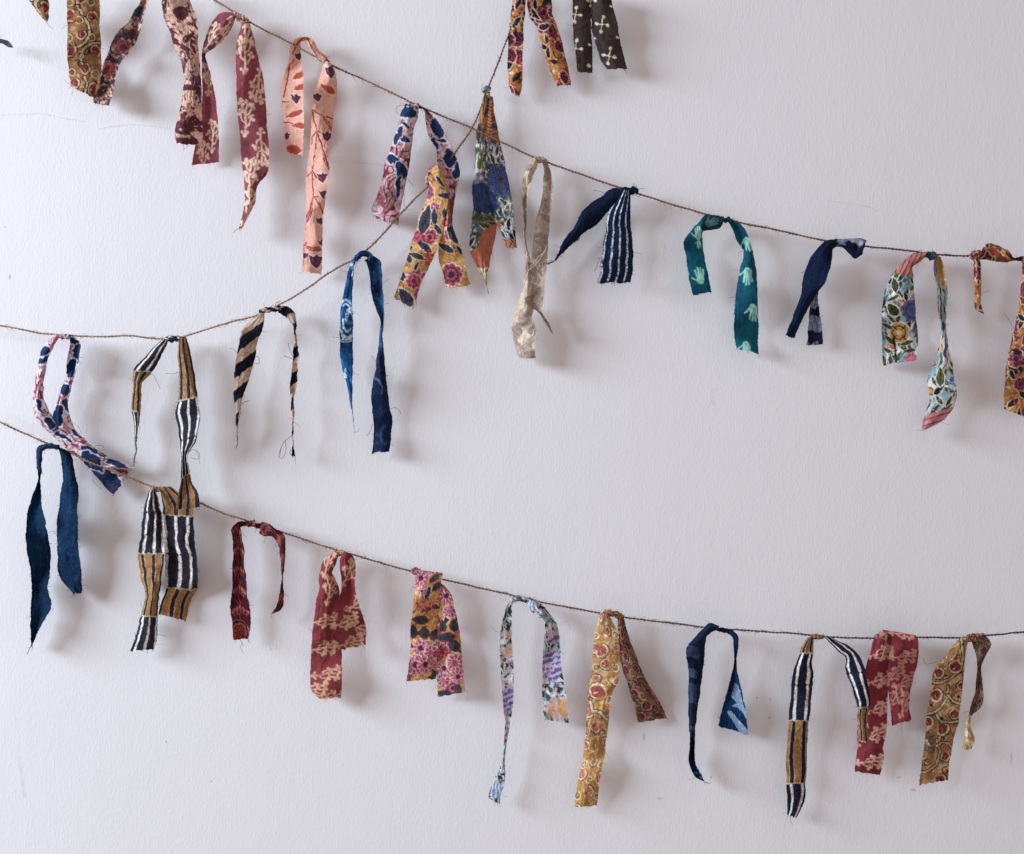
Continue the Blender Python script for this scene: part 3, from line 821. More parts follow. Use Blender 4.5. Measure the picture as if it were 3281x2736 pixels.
# ------------------------------------------------------------------ strips cut by the top edge of the picture
G1 = RED(f_kalam, br=16, du=76, dv=92)
s = Strip("wide ochre strip with maroon blossoms and cream curls at the top left", (262, -60), 95, COTTON, seed=1)
s.tail(K1, [(200, -70, 342, -70), (205, 0, 342, 0), (240, 48, 343, 40), (270, 95, 342, 95), (300, 128, 340, 128), (323, 150, 332, 152)], G1, 95, 80, nfr=8)
s.tail(K1, [(470, -150, 702, -150), (470, 0, 702, 0), (472, 200, 700, 200), (472, 330, 708, 330), (476, 430, 714, 440), (487, 535, 705, 560), (497, 602, 668, 694)], G1, 95, 60, nfr=22)
s.done()
s = Strip("narrow slanting strip in brown, peach and dusty blue beside the wide ochre strip", (470, -40), 95, COTTON, seed=2)
s.tail(K1, [(996, -90, 1056, -90), (990, -30, 1050, -30), (985, 10, 1040, 10), (940, 80, 1012, 95), (900, 155, 990, 190), (830, 220, 952, 300), (785, 290, 900, 370), (757, 380, 850, 430), (725, 440, 822, 500), (708, 530, 808, 560), (690, 610, 800, 620), (662, 660, 785, 690), (652, 726, 765, 738)],
       lambda p: (f_batik(p, (98, 66, 62), (204, 166, 144), lo=.60), p.contour(50, 4, .16, (74, 60, 78), p.seed + 23, op=.8), p.crop(K1), p.ell(975, 80, 34, 40, .4, (70, 84, 104)), p.ell(860, 330, 50, 50, .6, (150, 84, 82)), p.ell(865, 335, 24, 26, .6, (92, 48, 52)), p.ring(850, 330, 76, 16, (72, 80, 104), 2.4, 5.4), p.ell(770, 480, 44, 52, .4, (178, 112, 104)), p.ell(745, 490, 18, 40, .6, (128, 56, 62)), p.ell(840, 425, 22, 28, .4, (66, 76, 100)), p.ring(770, 500, 84, 16, (76, 62, 84), 1.2, 5.6), p.ell(700, 560, 30, 40, .5, (66, 62, 84)), p.ell(690, 650, 40, 30, .4, (96, 64, 62)), p.noise_patch(14, .62, .70, (90, 56, 60), p.seed + 31, op=.7), p.cloth()), 95, 66, nfr=20)
s.done()
s = Strip("crumpled peach and dark maroon strip left of the coral-print maroon strip", (565, -50), 92, COTTON, seed=3)
s.tail(K1, [(1135, -110, 1330, -110), (1136, -20, 1332, -20), (1137, 60, 1345, 40), (1148, 130, 1375, 115), (1190, 220, 1388, 220), (1215, 310, 1392, 330), (1265, 420, 1400, 430), (1285, 500, 1408, 520), (1293, 570, 1411, 590), (1282, 650, 1415, 680), (1268, 740, 1418, 760), (1240, 830, 1420, 850), (1228, 920, 1423, 930), (1240, 1003, 1424, 1026)],
       RED(f_batik, K=K1, marks=((1180, 80, 40, 14, 1.8, 0), (1240, 100, 45, 20, 1.3, 0), (1330, 260, 60, 14, 2.3, 1), (1265, 90, 60, 50, .4, 1), (1330, 655, 70, 30, 1.6, 0), (1290, 610, 120, 22, .1, 1), (1330, 850, 70, 18, 2.3, 1), (1280, 990, 120, 26, .1, 1), (1250, 770, 26, 12, .3, 1), (1300, 420, 24, 12, 1.2, 1), (1380, 945, 50, 26, .3, 0))), 92, 92, nfr=34, wr=1.3)
s.done()
YB = dict(ground=(188, 128, 66), slate=(46, 46, 60), pink=(152, 64, 84), dark=(70, 30, 46), cream=(220, 196, 168))
s = Strip("orange floral strip with crimson flowers hanging at the top edge by the steep string", (1675, -30), 74, COTTON, seed=15)
s.tail(K4, [(245, -90, 345, -90), (240, -30, 345, -30), (230, 40, 335, 60), (208, 200, 320, 200), (195, 350, 315, 350), (192, 500, 312, 500), (200, 640, 308, 640), (208, 700, 302, 722), (222, 742, 286, 783)], RED(f_yellow, **YB), 74, 60, nfr=12)
s.tail(K4, [(345, -90, 545, -90), (347, -20, 545, -20), (352, 60, 547, 50), (375, 150, 556, 130), (428, 222, 590, 220), (455, 330, 625, 330), (490, 450, 652, 450), (530, 560, 680, 550), (560, 640, 692, 620), (588, 685, 700, 682)], RED(f_yellow, **YB), 76, 40, nfr=16)
s.done()
s = Strip("dark brown strip printed with cream four-dot crosses at the top edge", (1895, -40), 74, COTTON, seed=16)
DT = RED(f_dots, K=K4, spots=[(735, 115, 50), (735, 385, 56), (948, 195, 52), (1005, 448, 52), (860, 0, 40)], dots=[(843, 528, 18), (1022, 48, 11), (1077, 302, 14), (848, 358, 12), (888, 305, 9), (890, 5, 12), (835, 5, 12)])
s.tail(K4, [(855, -90, 1015, -90), (855, -30, 1020, -30), (858, 60, 1037, 60), (863, 200, 1073, 200), (872, 270, 1085, 280), (912, 400, 1106, 380), (940, 490, 1130, 480), (985, 553, 1148, 551)], DT, 74, 50, nfr=10)
s.tail(K4, [(712, -90, 860, -90), (712, 0, 860, 0), (712, 100, 859, 100), (716, 250, 863, 250), (735, 430, 869, 430), (750, 575, 872, 583)], DT, 80, 55, nfr=10)
s.done()
s = Strip("tip of a small dark green-grey scrap poking in at the left edge", (-10, 132), 70, COTTON, seed=17)
s.tail(K1, [(-120, 262, -120, 292), (-40, 268, -40, 302), (20, 274, 20, 306), (62, 287, 58, 326), (80, 308, 78, 333), (96, 334, 93, 338)], lambda p: (p.fill((92, 100, 96), .2), p.noise_patch(30, .5, .6, (44, 50, 52), p.seed)), 70, 62, nfr=4)
s.done()

# ------------------------------------------------------------------ strips on the upper string
CR = dict(ground=(152, 78, 90), cream=(222, 194, 168))
s = Strip("long maroon strip with cream coral sprigs hanging from the upper string, one tail pointed", (765, 52), 86, SILKY, seed=4)
s.tail(K2, [(540, 84, 556, 135), (470, 88, 545, 170), (405, 140, 502, 238), (355, 245, 442, 312), (326, 330, 366, 362), (321, 385, 346, 392), (320, 430, 362, 450), (322, 520, 388, 545), (324, 620, 408, 650), (320, 740, 426, 760), (305, 860, 437, 880), (280, 990, 442, 1000), (250, 1155, 440, 1136)],
       RED(f_coral, spots=[(490, 235, .6), (390, 270, .5), (365, 560, 0), (400, 960, .1), (325, 1100, .1)], K=K2, h=46, w=25, **CR), 86, 42, nfr=14, curl=.9)
s.tail(K2, [(610, 150, 652, 155), (586, 210, 672, 212), (568, 290, 692, 300), (560, 430, 724, 430), (563, 580, 757, 580), (570, 740, 771, 740), (580, 880, 779, 880), (592, 1010, 788, 1010), (602, 1130, 791, 1130), (612, 1225, 776, 1222), (620, 1320, 715, 1300), (619, 1430, 692, 1430), (605, 1510, 651, 1508), (583, 1598, 603, 1604)],
       RED(f_coral, spots=[(625, 390, .05), (718, 585, 3.3), (628, 830, .05), (740, 1030, 3.1), (655, 1250, .1), (655, 1470, .4), (650, 230, .5)], K=K2, h=53, w=31, **CR), 86, 60, nfr=16, tip=[(560, 1612, 2), (543, 1634, 4)])
s.knot(K2, (535, 92), (650, 160), 27, RED(f_coral, **CR), 3.5).done()

s = Strip("salmon pink strip with red branches and plum buds looped over the upper string", (1030, 180), 84, SILKY, thread=(200, 140, 130), seed=5)
BR = RED(f_branch, K=K2,
  stems=[[(1097, 765), (1110, 850), (1130, 920), (1118, 1040), (1105, 1140), (1095, 1220), (1103, 1370), (1085, 1450), (1060, 1560)], [(1097, 770), (1170, 815), (1240, 830)], [(1130, 915), (1090, 970), (1095, 1010)], [(1130, 920), (1165, 1030), (1190, 1110), (1215, 1190)], [(1170, 815), (1235, 920)], [(1103, 1375), (1150, 1440), (1172, 1500)], [(1095, 1195), (1058, 1240)], [(1095, 1195), (1128, 1245)], [(1100, 1378), (1135, 1380)], [(1040, 1722), (1100, 1740), (1150, 1728)], [(1140, 920), (1185, 945)], [(970, 420), (935, 460), (920, 580), (895, 680)], [(885, 715), (930, 712)], [(895, 855), (960, 865)], [(1060, 262), (1090, 330), (1130, 400)], [(955, 380), (1000, 290), (1040, 262)], [(1030, 1730), (1060, 1700)]],
  buds=[(1000, 395, 28), (980, 690, 34), (915, 955, 26), (1130, 680, 33), (1225, 500, 42), (1198, 955, 34), (1165, 1245, 34), (1170, 1360, 27), (1150, 1550, 26), (1120, 1830, 48), (1045, 1790, 24), (1160, 1700, 20)],
  leaves=[(1205, 625, 62, 24, .55), (1000, 530, 50, 24, -.5), (1010, 610, 50, 22, -.35), (970, 800, 66, 20, -.35), (1005, 880, 50, 22, .1), (960, 1050, 60, 34, .2), (1190, 1130, 62, 14, 1.2), (1075, 1500, 80, 18, 1.9), (1215, 880, 60, 14, 1.1), (1110, 1745, 60, 20, .1)])
s.tail(K2, [(1200, 402, 1172, 440), (1137, 345, 1114, 390), (1100, 280, 1078, 332), (1050, 256, 1044, 292), (985, 265, 1017, 302), (950, 312, 1018, 347), (934, 420, 1023, 430), (905, 500, 1029, 520), (880, 580, 1033, 600), (878, 690, 1035, 720), (888, 800, 1037, 820), (897, 900, 1037, 920), (910, 1000, 1035, 1010), (922, 1072, 1032, 1092)], BR, 88, 55, nfr=14, curl=.6)
s.tail(K2, [(1180, 425, 1226, 440), (1163, 480, 1250, 490), (1140, 560, 1271, 570), (1105, 650, 1266, 680), (1092, 760, 1249, 790), (1088, 880, 1236, 900), (1085, 970, 1217, 1000), (1075, 1080, 1206, 1080), (1060, 1180, 1216, 1190), (1048, 1270, 1211, 1280), (1051, 1360, 1197, 1370), (1053, 1470, 1177, 1480), (1045, 1600, 1167, 1620), (1035, 1700, 1166, 1720), (1030, 1800, 1166, 1810), (1024, 1906, 1160, 1923)], BR, 84, 40, nfr=18, wr=1.2)
s.knot(K2, (1140, 395), (1215, 445), 26, RED(f_plain, c=(176, 112, 104), dk=(120, 70, 74), lt=(220, 170, 150)), 2.0).done()

PN = RED(f_paisley, K=K3, navies=[(355, 250, 62, 34, .3), (440, 225, 30, 20, 0), (285, 440, 24, 60, .4), (345, 350, 26, 12, .5), (350, 460, 34, 14, .1), (255, 610, 60, 26, .5), (320, 690, 36, 60, -.2), (305, 800, 16, 70, .15), (590, 370, 42, 62, -.5), (560, 490, 26, 40, -.3), (690, 590, 34, 62, -.2), (735, 690, 22, 50, 0), (620, 470, 30, 16, .2)])
s = Strip("navy and dusty pink swirl-printed strip split in two below the upper string", (1340, 345), 82, COTTON, seed=6)
s.tail(K3, [(345, 206, 448, 212), (318, 250, 444, 280), (300, 320, 420, 345), (280, 400, 408, 415), (250, 480, 398, 490), (222, 570, 386, 580), (202, 620, 374, 650), (184, 690, 358, 730), (165, 790, 346, 800), (138, 870, 327, 890), (105, 950, 312, 970), (94, 1000, 302, 1020), (108, 1043, 296, 1100)], PN, 82, 40, nfr=24)
s.tail(K3, [(494, 236, 518, 238), (497, 310, 575, 300), (508, 395, 622, 375), (532, 455, 655, 445), (578, 530, 712, 545), (588, 620, 743, 630), (605, 700, 757, 725), (640, 800, 737, 815), (660, 900, 716, 910), (672, 1000, 702, 1010), (686, 1085, 697, 1088)], PN, 84, 92, nfr=20, flip=-1)
s.knot(K3, (340, 212), (455, 210), 22, RED(f_paisley, k=.47), 3)
s.knot(K3, (440, 208), (520, 244), 9, RED(f_plain, c=(30, 40, 66), dk=(20, 24, 44)), 2)
s.curls(K3, [(70, [(345, 205), (300, 205), (278, 235), (290, 270)]), (50, [(362, 750), (395, 790), (412, 812)]), (66, [(345, 860), (338, 920), (342, 960)])], (70, 60, 80), .5).done()

s = Strip("sheer beige strip with taupe leaf shapes, two long tails under the upper string", (1730, 510), 80, SHEER, thread=(190, 175, 160), seed=9)
BG = RED(f_beige, K=K5)
s.tail(K5, [(572, 120, 598, 150), (525, 170, 590, 195), (497, 225, 567, 245), (485, 330, 534, 340), (480, 420, 526, 440), (488, 520, 522, 540), (500, 600, 517, 610), (497, 670, 513, 675), (503, 760, 530, 770), (506, 850, 554, 850), (500, 940, 577, 925), (488, 1040, 582, 1030), (455, 1150, 577, 1130), (430, 1240, 562, 1240), (417, 1300, 582, 1285), (435, 1430, 578, 1430), (465, 1530, 582, 1526)], BG, 80, 45, nfr=12, wr=1.2)
s.tail(K5, [(622, 130, 660, 142), (640, 190, 686, 215), (634, 270, 703, 310), (636, 350, 702, 400), (620, 440, 696, 470), (592, 540, 685, 540), (572, 650, 674, 650), (558, 760, 669, 770), (545, 850, 661, 880), (528, 940, 651, 970), (518, 1040, 640, 1070), (512, 1110, 629, 1160), (560, 1170, 628, 1195), (610, 1215, 647, 1240), (650, 1285, 682, 1290), (690, 1352, 704, 1352)], BG, 84, 66, nfr=12, flip=-1, wr=1.2)
s.knot(K5, (568, 128), (665, 150), 24, RED(f_beige, c=(188, 172, 156)), 3.2)
s.curls(K5, [(84, [(595, 270), (560, 300), (490, 330)]), (84, [(575, 240), (530, 210), (505, 205)]), (100, [(665, 735), (600, 850), (530, 915)]), (100, [(660, 770), (590, 830), (545, 890)])], (226, 216, 204), .6).done()

s = Strip("navy strip with white pinstripes on one tail and a frayed plain pointed tail", (2020, 610), 82, INDIGO, thread=(24, 36, 66), seed=10)
NV = RED(f_plain, c=(18, 38, 66), dk=(14, 28, 50), lt=(52, 70, 104), n=3)
s.tail(K5, [(1195, 335, 1188, 385), (1130, 337, 1152, 430), (1050, 386, 1092, 500), (958, 450, 1012, 588), (900, 513, 930, 642), (848, 610, 880, 692), (798, 665, 850, 712), (768, 722, 820, 747), (742, 792, 762, 803), (700, 846, 710, 852), (640, 877, 643, 880)], NV, 78, 62, nfr=70, fray=1.3, curl=.7)
s.tail(K5, [(1190, 345, 1245, 350), (1160, 390, 1246, 400), (1110, 470, 1246, 480), (1080, 560, 1249, 560), (1070, 660, 1256, 660), (1055, 760, 1266, 760), (1040, 860, 1266, 850), (1038, 930, 1259, 930), (1016, 1000, 1248, 998)], RED(f_stripe, ph=.28), 86, 62, nfr=60, fray=1.0, curl=.5)
s.knot(K5, (1180, 340), (1250, 350), 20, NV, 2.5)
s.knot(K5, (1225, 355), (1305, 352), 24, NV, 1.5)
s.curls(K5, [(84, [(985, 350), (1030, 356), (1070, 372)]), (84, [(1265, 300), (1280, 318), (1285, 335)]), (84, [(1348, 333), (1320, 338), (1290, 345)]), (84, [(1318, 398), (1290, 388), (1275, 372)]), (80, [(1035, 820), (1012, 880), (993, 920)]), (60, [(635, 878), (700, 842), (668, 848)])], (22, 30, 56), .55).done()

TB = dict(K=K6)
s = Strip("teal strip printed with pale mint hand shapes on the upper string", (2330, 700), 80, SILKY, thread=(20, 90, 100), seed=18)
HS = [(400, 440, 74, .05), (405, 525, 46, 3.2), (418, 840, 92, -.12), (864, 815, 96, 3.15), (916, 1160, 94, 3.05), (850, 1500, 90, 3.1), (862, 520, 82, 2.75), (520, 330, 78, 1.2)]
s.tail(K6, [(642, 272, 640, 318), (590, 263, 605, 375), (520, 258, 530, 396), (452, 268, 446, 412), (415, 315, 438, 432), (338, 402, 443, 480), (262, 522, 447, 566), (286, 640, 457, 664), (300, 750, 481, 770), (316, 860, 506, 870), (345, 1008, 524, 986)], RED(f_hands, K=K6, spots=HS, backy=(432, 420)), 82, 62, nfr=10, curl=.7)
s.tail(K6, [(650, 285, 712, 290), (688, 325, 735, 312), (715, 380, 792, 340), (748, 465, 842, 400), (792, 545, 882, 490), (824, 590, 907, 570), (822, 645, 926, 660), (800, 722, 941, 760), (780, 820, 949, 860), (765, 920, 956, 960), (748, 1060, 959, 1080), (740, 1200, 961, 1200), (735, 1320, 963, 1320), (745, 1430, 963, 1440), (762, 1510, 960, 1555)], RED(f_hands, K=K6, spots=HS), 82, 56, nfr=26, curl=.7)
s.knot(K6, (632, 300), (722, 312), 32, RED(f_plain, c=(24, 96, 108), dk=(20, 60, 76), lt=(120, 180, 170)), 2).done()

s = Strip("ink blue strip with greyish washed patches and a folded end over the string", (2680, 780), 80, INDIGO, thread=(30, 36, 60), seed=19)
IK = RED(f_plain, c=(13, 32, 64), dk=(13, 24, 48), lt=(60, 72, 100), n=2)
def washed(p):
    p.fill((128, 138, 160), .1); p.mix((fbm(p.u / 5, p.v / 40, p.seed, 3) - .45) * 3, (172, 176, 190)); p.mix((fbm(p.u / 4, p.v / 30, p.seed + 2, 3) > .60) * .6, (60, 68, 100))
def washbands(p):
    washed(p); p.crop(K6)
    wv = (fbm(p.u / 15, p.v / 15, p.seed + 4, 2) - .5) * 60
    for (a, b) in ((1120, 1200), (1345, 1450)): p.mix((p.Y + wv > a) * (p.Y + wv < b) * 1.0, (24, 34, 72))
    p.cloth()
s.tail(K6, [(1560, 700, 1600, 700), (1510, 900, 1548, 900), (1470, 1050, 1521, 1040), (1440, 1130, 1532, 1130), (1436, 1230, 1547, 1230), (1425, 1340, 1562, 1340), (1422, 1430, 1566, 1430), (1408, 1476, 1566, 1472)], washbands, 66, 48, nfr=10)
s.tail(K6, [(1692, 483, 1697, 556), (1600, 494, 1662, 582), (1528, 560, 1650, 650), (1450, 660, 1637, 740), (1400, 780, 1612, 830), (1372, 880, 1587, 897), (1362, 990, 1512, 990), (1330, 1090, 1437, 1120), (1290, 1190, 1387, 1210), (1250, 1300, 1342, 1310), (1215, 1385, 1300, 1412)], IK, 84, 60, nfr=10, curl=.7)
def flap(p):
    washed(p); p.crop(K6); p.mix((p.Y - 520 - (fbm(p.u / 20, p.v / 20, p.seed + 5, 2) - .5) * 150 - (1900 - p.X) * .12) / 14, (24, 32, 66)); p.cloth()
s.tail(K6, [(1680, 486, 1684, 556), (1760, 483, 1750, 565), (1850, 479, 1806, 616), (1912, 477, 1866, 669), (1976, 494, 1930, 628)], flap, 84, 92, nfr=8, curl=.6, name="folded_end")
s.knot(K6, (1640, 520), (1720, 530), 38, IK, 1.5).done()

s = Strip("pale aqua garden-print strip with a yellow flower, two tails near the right end", (2985, 812), 80, SILKY, thread=(150, 150, 130), seed=20)
def wild_a(p):
    f_wild(p, wd=.9, ln=30); p.crop(K7)
    p.noise_patch(90, .55, .7, (118, 158, 168), p.seed + 30, op=.6)
    p.flower(500, 915, 84, 4, (208, 168, 88), (60, 54, 50), (230, 210, 170), rim=(232, 230, 226), ph=.78)
    p.flower(610, 740, 92, 9, (100, 112, 164), (62, 72, 120), (90, 100, 150))
    p.leaf(465, 530, 62, 28, 1.4, (98, 104, 56), vein=(40, 44, 36), rim=(228, 230, 226), hatch=True)
    p.leaf(450, 730, 66, 40, .9, (94, 100, 54), vein=(36, 40, 34), rim=(228, 230, 226), hatch=True)
    for (x, y, a) in ((400, 860, .5), (420, 970, .8), (410, 1060, .6), (560, 1000, -.3), (580, 1060, -.2), (450, 640, -.5), (380, 1140, 1.3), (430, 1130, 1.5)):
        p.leaf(x, y, 56, 17, a, (92, 96, 54), vein=(36, 38, 36), rim=(228, 230, 226), hatch=True)
    p.line([(478, 1170), (470, 1050), (455, 960)], 16, (40, 42, 40))
    p.flower(600, 1130, 60, 9, (204, 128, 146), (150, 70, 90), (204, 120, 140))
    m = (p.Y < 445 + (p.X - 500) * .1); p.mix(m * .95, (198, 130, 112)); 
    p.mix(m * (np.abs(np.mod((p.X * .8 + p.Y * .35) / 30, 1) - .5) < .16), (150, 72, 84)); p.cloth()
s.tail(K7, [(715, 272, 718, 304), (650, 268, 668, 345), (590, 290, 607, 390), (520, 360, 613, 450), (450, 440, 616, 510), (400, 550, 620, 590), (366, 680, 628, 700), (359, 800, 638, 810), (360, 910, 650, 920), (364, 1030, 647, 1040), (364, 1178, 640, 1132)], wild_a, 80, 62, nfr=16, curl=.6)
def wild_b(p):
    f_wild(p, wd=.85, ln=26); p.crop(K7)
    p.mix((p.Y < 480) * (p.X > 800) * .9, (204, 166, 92)); p.mix((p.Y < 470) * (p.X <= 800) * .8, (120, 124, 166))
    m = (p.Y > 1560 - (p.X - 760) * .3); p.mix(m * .85, (206, 132, 140)); p.mix(m * (np.abs(np.mod((p.X * .3 + p.Y) / 44, 1) - .5) < .12), (150, 80, 92))
    p.leaf(830, 1270, 80, 34, 1.57, (120, 122, 66), vein=(44, 46, 40), rim=(226, 228, 226), hatch=True); p.cloth()
s.tail(K7, [(795, 290, 835, 310), (775, 370, 860, 380), (780, 440, 873, 450), (800, 520, 882, 530), (804, 620, 886, 620), (806, 700, 886, 700), (820, 780, 882, 780), (832, 850, 881, 850), (834, 920, 880, 930), (820, 1000, 893, 1000), (806, 1080, 906, 1090), (794, 1150, 926, 1160), (750, 1220, 936, 1230), (724, 1300, 947, 1300), (736, 1370, 962, 1380), (742, 1450, 957, 1450), (718, 1540, 926, 1535), (692, 1620, 845, 1622), (674, 1693, 715, 1690)], wild_b, 82, 58, nfr=16, flip=-1)
s.knot(K7, (712, 288), (806, 302), 34, RED(f_plain, c=(76, 100, 112), dk=(40, 52, 64), lt=(190, 200, 200)), 1.6).done()

s = Strip("amber floral strip with a fat rolled knot at the right edge of the picture", (3150, 820), 80, COTTON, seed=21)
YR = dict(ground=(184, 132, 72), slate=(54, 54, 68), pink=(150, 70, 92), dark=(92, 44, 50), cream=(222, 196, 156))
s.tail(K7, [(1148, 280, 1150, 322), (1172, 236, 1166, 328), (1215, 198, 1222, 338), (1330, 234, 1295, 348), (1392, 276, 1372, 350), (1412, 308, 1406, 342), (1490, 302, 1490, 345), (1560, 305, 1560, 350)], RED(f_yellow, **{**YR, 'ground': (140, 84, 48), 'pink': (112, 50, 58)}), 88, 84, nfr=8, curl=1.0, name="rolled_band")
s.tail(K7, [(1095, 300, 1150, 305), (1098, 400, 1156, 400), (1100, 500, 1159, 500), (1102, 600, 1156, 620), (1103, 680, 1156, 680), (1110, 735, 1182, 762)], RED(f_yellow, **YR), 84, 66, nfr=8)
s.tail(K7, [(1480, 310, 1570, 310), (1482, 450, 1645, 450), (1462, 640, 1645, 640), (1437, 830, 1632, 830), (1405, 960, 1612, 960), (1365, 1130, 1600, 1130), (1345, 1330, 1590, 1330), (1336, 1530, 1560, 1602)], RED(f_yellow, **YR), 80, 62, nfr=16)
s.knot(K7, (1062, 315), (1165, 268), 34, RED(f_yellow, **YR), 2.0)
s.curls(K7, [(60, [(1430, 908), (1395, 840), (1340, 755)]), (64, [(1155, 615), (1185, 590), (1225, 575)])], (90, 84, 84), .5).done()

# ------------------------------------------------------------------ strips on the middle string
s = Strip("mustard floral strip knotted on the steep string, its tails forming an inverted V", (1385, 580), 72, COTTON, seed=7)
def YY(p):
    f_yellow(p, ground=(212, 166, 94), dens=.72); p.crop(K3)
    sl, dk, pk, cm = (80, 82, 98), (44, 44, 60), (196, 104, 126), (220, 204, 186)
    for (x, y, l, w, a) in ((495, 1060, 120, 40, 1.85), (565, 1030, 70, 24, 1.5), (485, 1255, 76, 26, .7), (430, 1330, 66, 22, .35), (350, 1640, 84, 44, .95), (320, 1475, 46, 26, 1.3), (375, 1350, 40, 22, 1.2), (640, 880, 56, 22, .1), (700, 1160, 90, 36, 1.1), (650, 1270, 70, 26, .5), (760, 1290, 50, 18, .8), (590, 1130, 44, 20, 1.0), (640, 1010, 40, 18, 1.6)):
        p.leaf(x, y, l, w, a, sl, vein=dk, rim=cm, hatch=True)
    p.flower(410, 1520, 58, 8, pk, (130, 44, 62), (150, 60, 80), rim=cm); p.flower(690, 1470, 84, 9, (176, 88, 108), (96, 36, 54), (60, 50, 66), rim=cm); p.flower(650, 1080, 36, 7, pk, (140, 50, 66), (206, 150, 60), rim=cm)
    for k in range(26): p.ell(440 + 46 * math.cos(k * 2.4) * (k / 26) ** .5, 1185 + 40 * math.sin(k * 2.4) * (k / 26) ** .5, 13, 9, k, pk if k % 3 else (150, 40, 60))
    for k in range(16): p.ell(525 + 40 * math.cos(k * 2.4) * (k / 16) ** .5, 1340 + 55 * math.sin(k * 2.4) * (k / 16) ** .5, 9, 8, k, (186, 60, 74))
    p.cloth()
s.tail(K3, [(600, 760, 650, 750), (622, 900, 672, 880), (635, 1000, 691, 1000), (625, 1100, 706, 1110), (600, 1200, 737, 1210), (592, 1290, 767, 1300), (605, 1380, 792, 1390), (630, 1470, 813, 1470), (657, 1572, 833, 1548)], YY, 76, 42, nfr=22)
s.tail(K3, [(575, 652, 625, 680), (520, 715, 655, 770), (525, 830, 661, 850), (505, 910, 661, 930), (460, 1000, 643, 1020), (432, 1110, 629, 1130), (400, 1210, 596, 1240), (370, 1320, 561, 1340), (335, 1430, 511, 1440), (300, 1530, 456, 1560), (262, 1642, 410, 1728)], YY, 98, 46, nfr=26, curl=.6)
s.knot(K3, (500, 790), (600, 665), 44, RED(f_yellow, ground=(150, 110, 62)), 1.6).done()

s = Strip("multicoloured garden-print strip with a big blue daisy hanging behind the crossed strings", (1560, 290), 68, COTTON, seed=8)
def daisy(p):
    f_wild(p, aqua=(92, 122, 142), ln=30, fl=False); p.crop(K3)
    Y = p.Y + (fbm(p.u / 20, p.v / 20, p.seed + 40, 2) - .5) * 50
    m = Y < 470; p.mix(m * .95, (186, 130, 88)); p.mix(m * (np.abs(np.mod((p.Y + .5 * np.abs(np.mod(p.X, 60) - 30)) / 26, 1) - .5) < .14) * (p.X > 955), (120, 54, 60)); p.mix(m * (p.X < 950) * (fbm(p.u / 14, p.v / 40, p.seed + 41, 2) > .52), (70, 78, 58))
    m = (Y > 470) * (Y < 700) * (p.X < 960); p.mix(m * .7, (120, 132, 74)); p.mix(m * (fbm(p.u / 10, p.v / 20, p.seed + 43, 2) > .62), (214, 214, 206))
    m = (Y > 690) * (Y < 800) * (p.X < 960); p.mix(m * .8, (214, 210, 206))
    p.ell(910, 895, 100, 110, 0, (44, 70, 112)); p.ell(970, 940, 60, 80, .4, (60, 84, 128)); p.noise_patch(60, .52, .66, (38, 54, 84), p.seed + 46, op=.6)
    m = (Y > 1010) * (Y < 1110) * (p.X < 1010); p.mix(m * .6, (96, 100, 66))
    p.poly([(915, 1150), (1060, 1060), (1060, 1330), (960, 1420), (880, 1430), (820, 1300), (890, 1270)], (182, 110, 86))
    p.contour(60, 6, .12, (170, 92, 96), p.seed + 42, op=.25)
    dx = p.X - 1060; dy = p.Y - 760; rr = np.hypot(dx, dy); an = np.arctan2(dy, dx); R = 122 * (.84 + .16 * np.abs(np.cos(an * 8)))
    p.mix((R - rr) / 4, (92, 106, 156)); p.mix((R - rr > 2) * (np.abs(np.sin(an * 16 + .6 * np.sin(an * 5))) < .34) * (rr > 26), (44, 50, 84)); p.mix((26 - rr) / 4, (84, 82, 74)); p.mix((9 - rr) / 3, (40, 40, 44))
    m = (Y > 1210) * (p.X > 1050) * (p.Y > 1215); p.mix(m * (np.abs(p.X - 1140) > 14), (198, 112, 74))
    m = (Y > 1425) * (p.X < 1000); p.mix(m * (fbm(p.u / 8, p.v / 12, p.seed + 44, 2) > .45), (222, 204, 160)); p.mix((Y > 1440) * (p.X < 1000) * (fbm(p.u / 7, p.v / 9, p.seed + 45, 2) > .58), (52, 56, 74))
    p.cloth()
s.tail(K3, [(958, 125, 1003, 140), (955, 230, 1013, 240), (955, 330, 1032, 350), (950, 420, 1048, 440), (950, 520, 1067, 520), (945, 620, 1087, 620), (945, 740, 1113, 750), (970, 860, 1141, 880), (995, 980, 1156, 1000), (1025, 1080, 1166, 1100), (1060, 1150, 1171, 1160), (1085, 1220, 1176, 1220), (1103, 1272, 1180, 1268)], daisy, 60, 52, nfr=12, curl=.4, wr=.7)
s.tail(K3, [(940, 120, 966, 130), (915, 220, 962, 240), (888, 360, 967, 390), (872, 500, 964, 510), (867, 640, 958, 650), (852, 780, 970, 770), (849, 880, 986, 880), (855, 970, 1004, 980), (845, 1070, 1031, 1090), (833, 1180, 1023, 1160), (828, 1280, 1001, 1280), (860, 1370, 976, 1390), (900, 1440, 963, 1450), (935, 1515, 956, 1500), (961, 1580, 966, 1590)], daisy, 66, 60, nfr=12, curl=.35, wr=.7, tip=[(968, 1600, 0), (970, 1612, 0)])
s.knot(K3, (920, 100), (985, 66), 26, RED(f_wild, aqua=(80, 110, 112), ln=14), 1.6)
s.knot(K3, (958, 85), (968, 150), 17, RED(f_wild, aqua=(200, 160, 100), ln=10), 2.0).done()

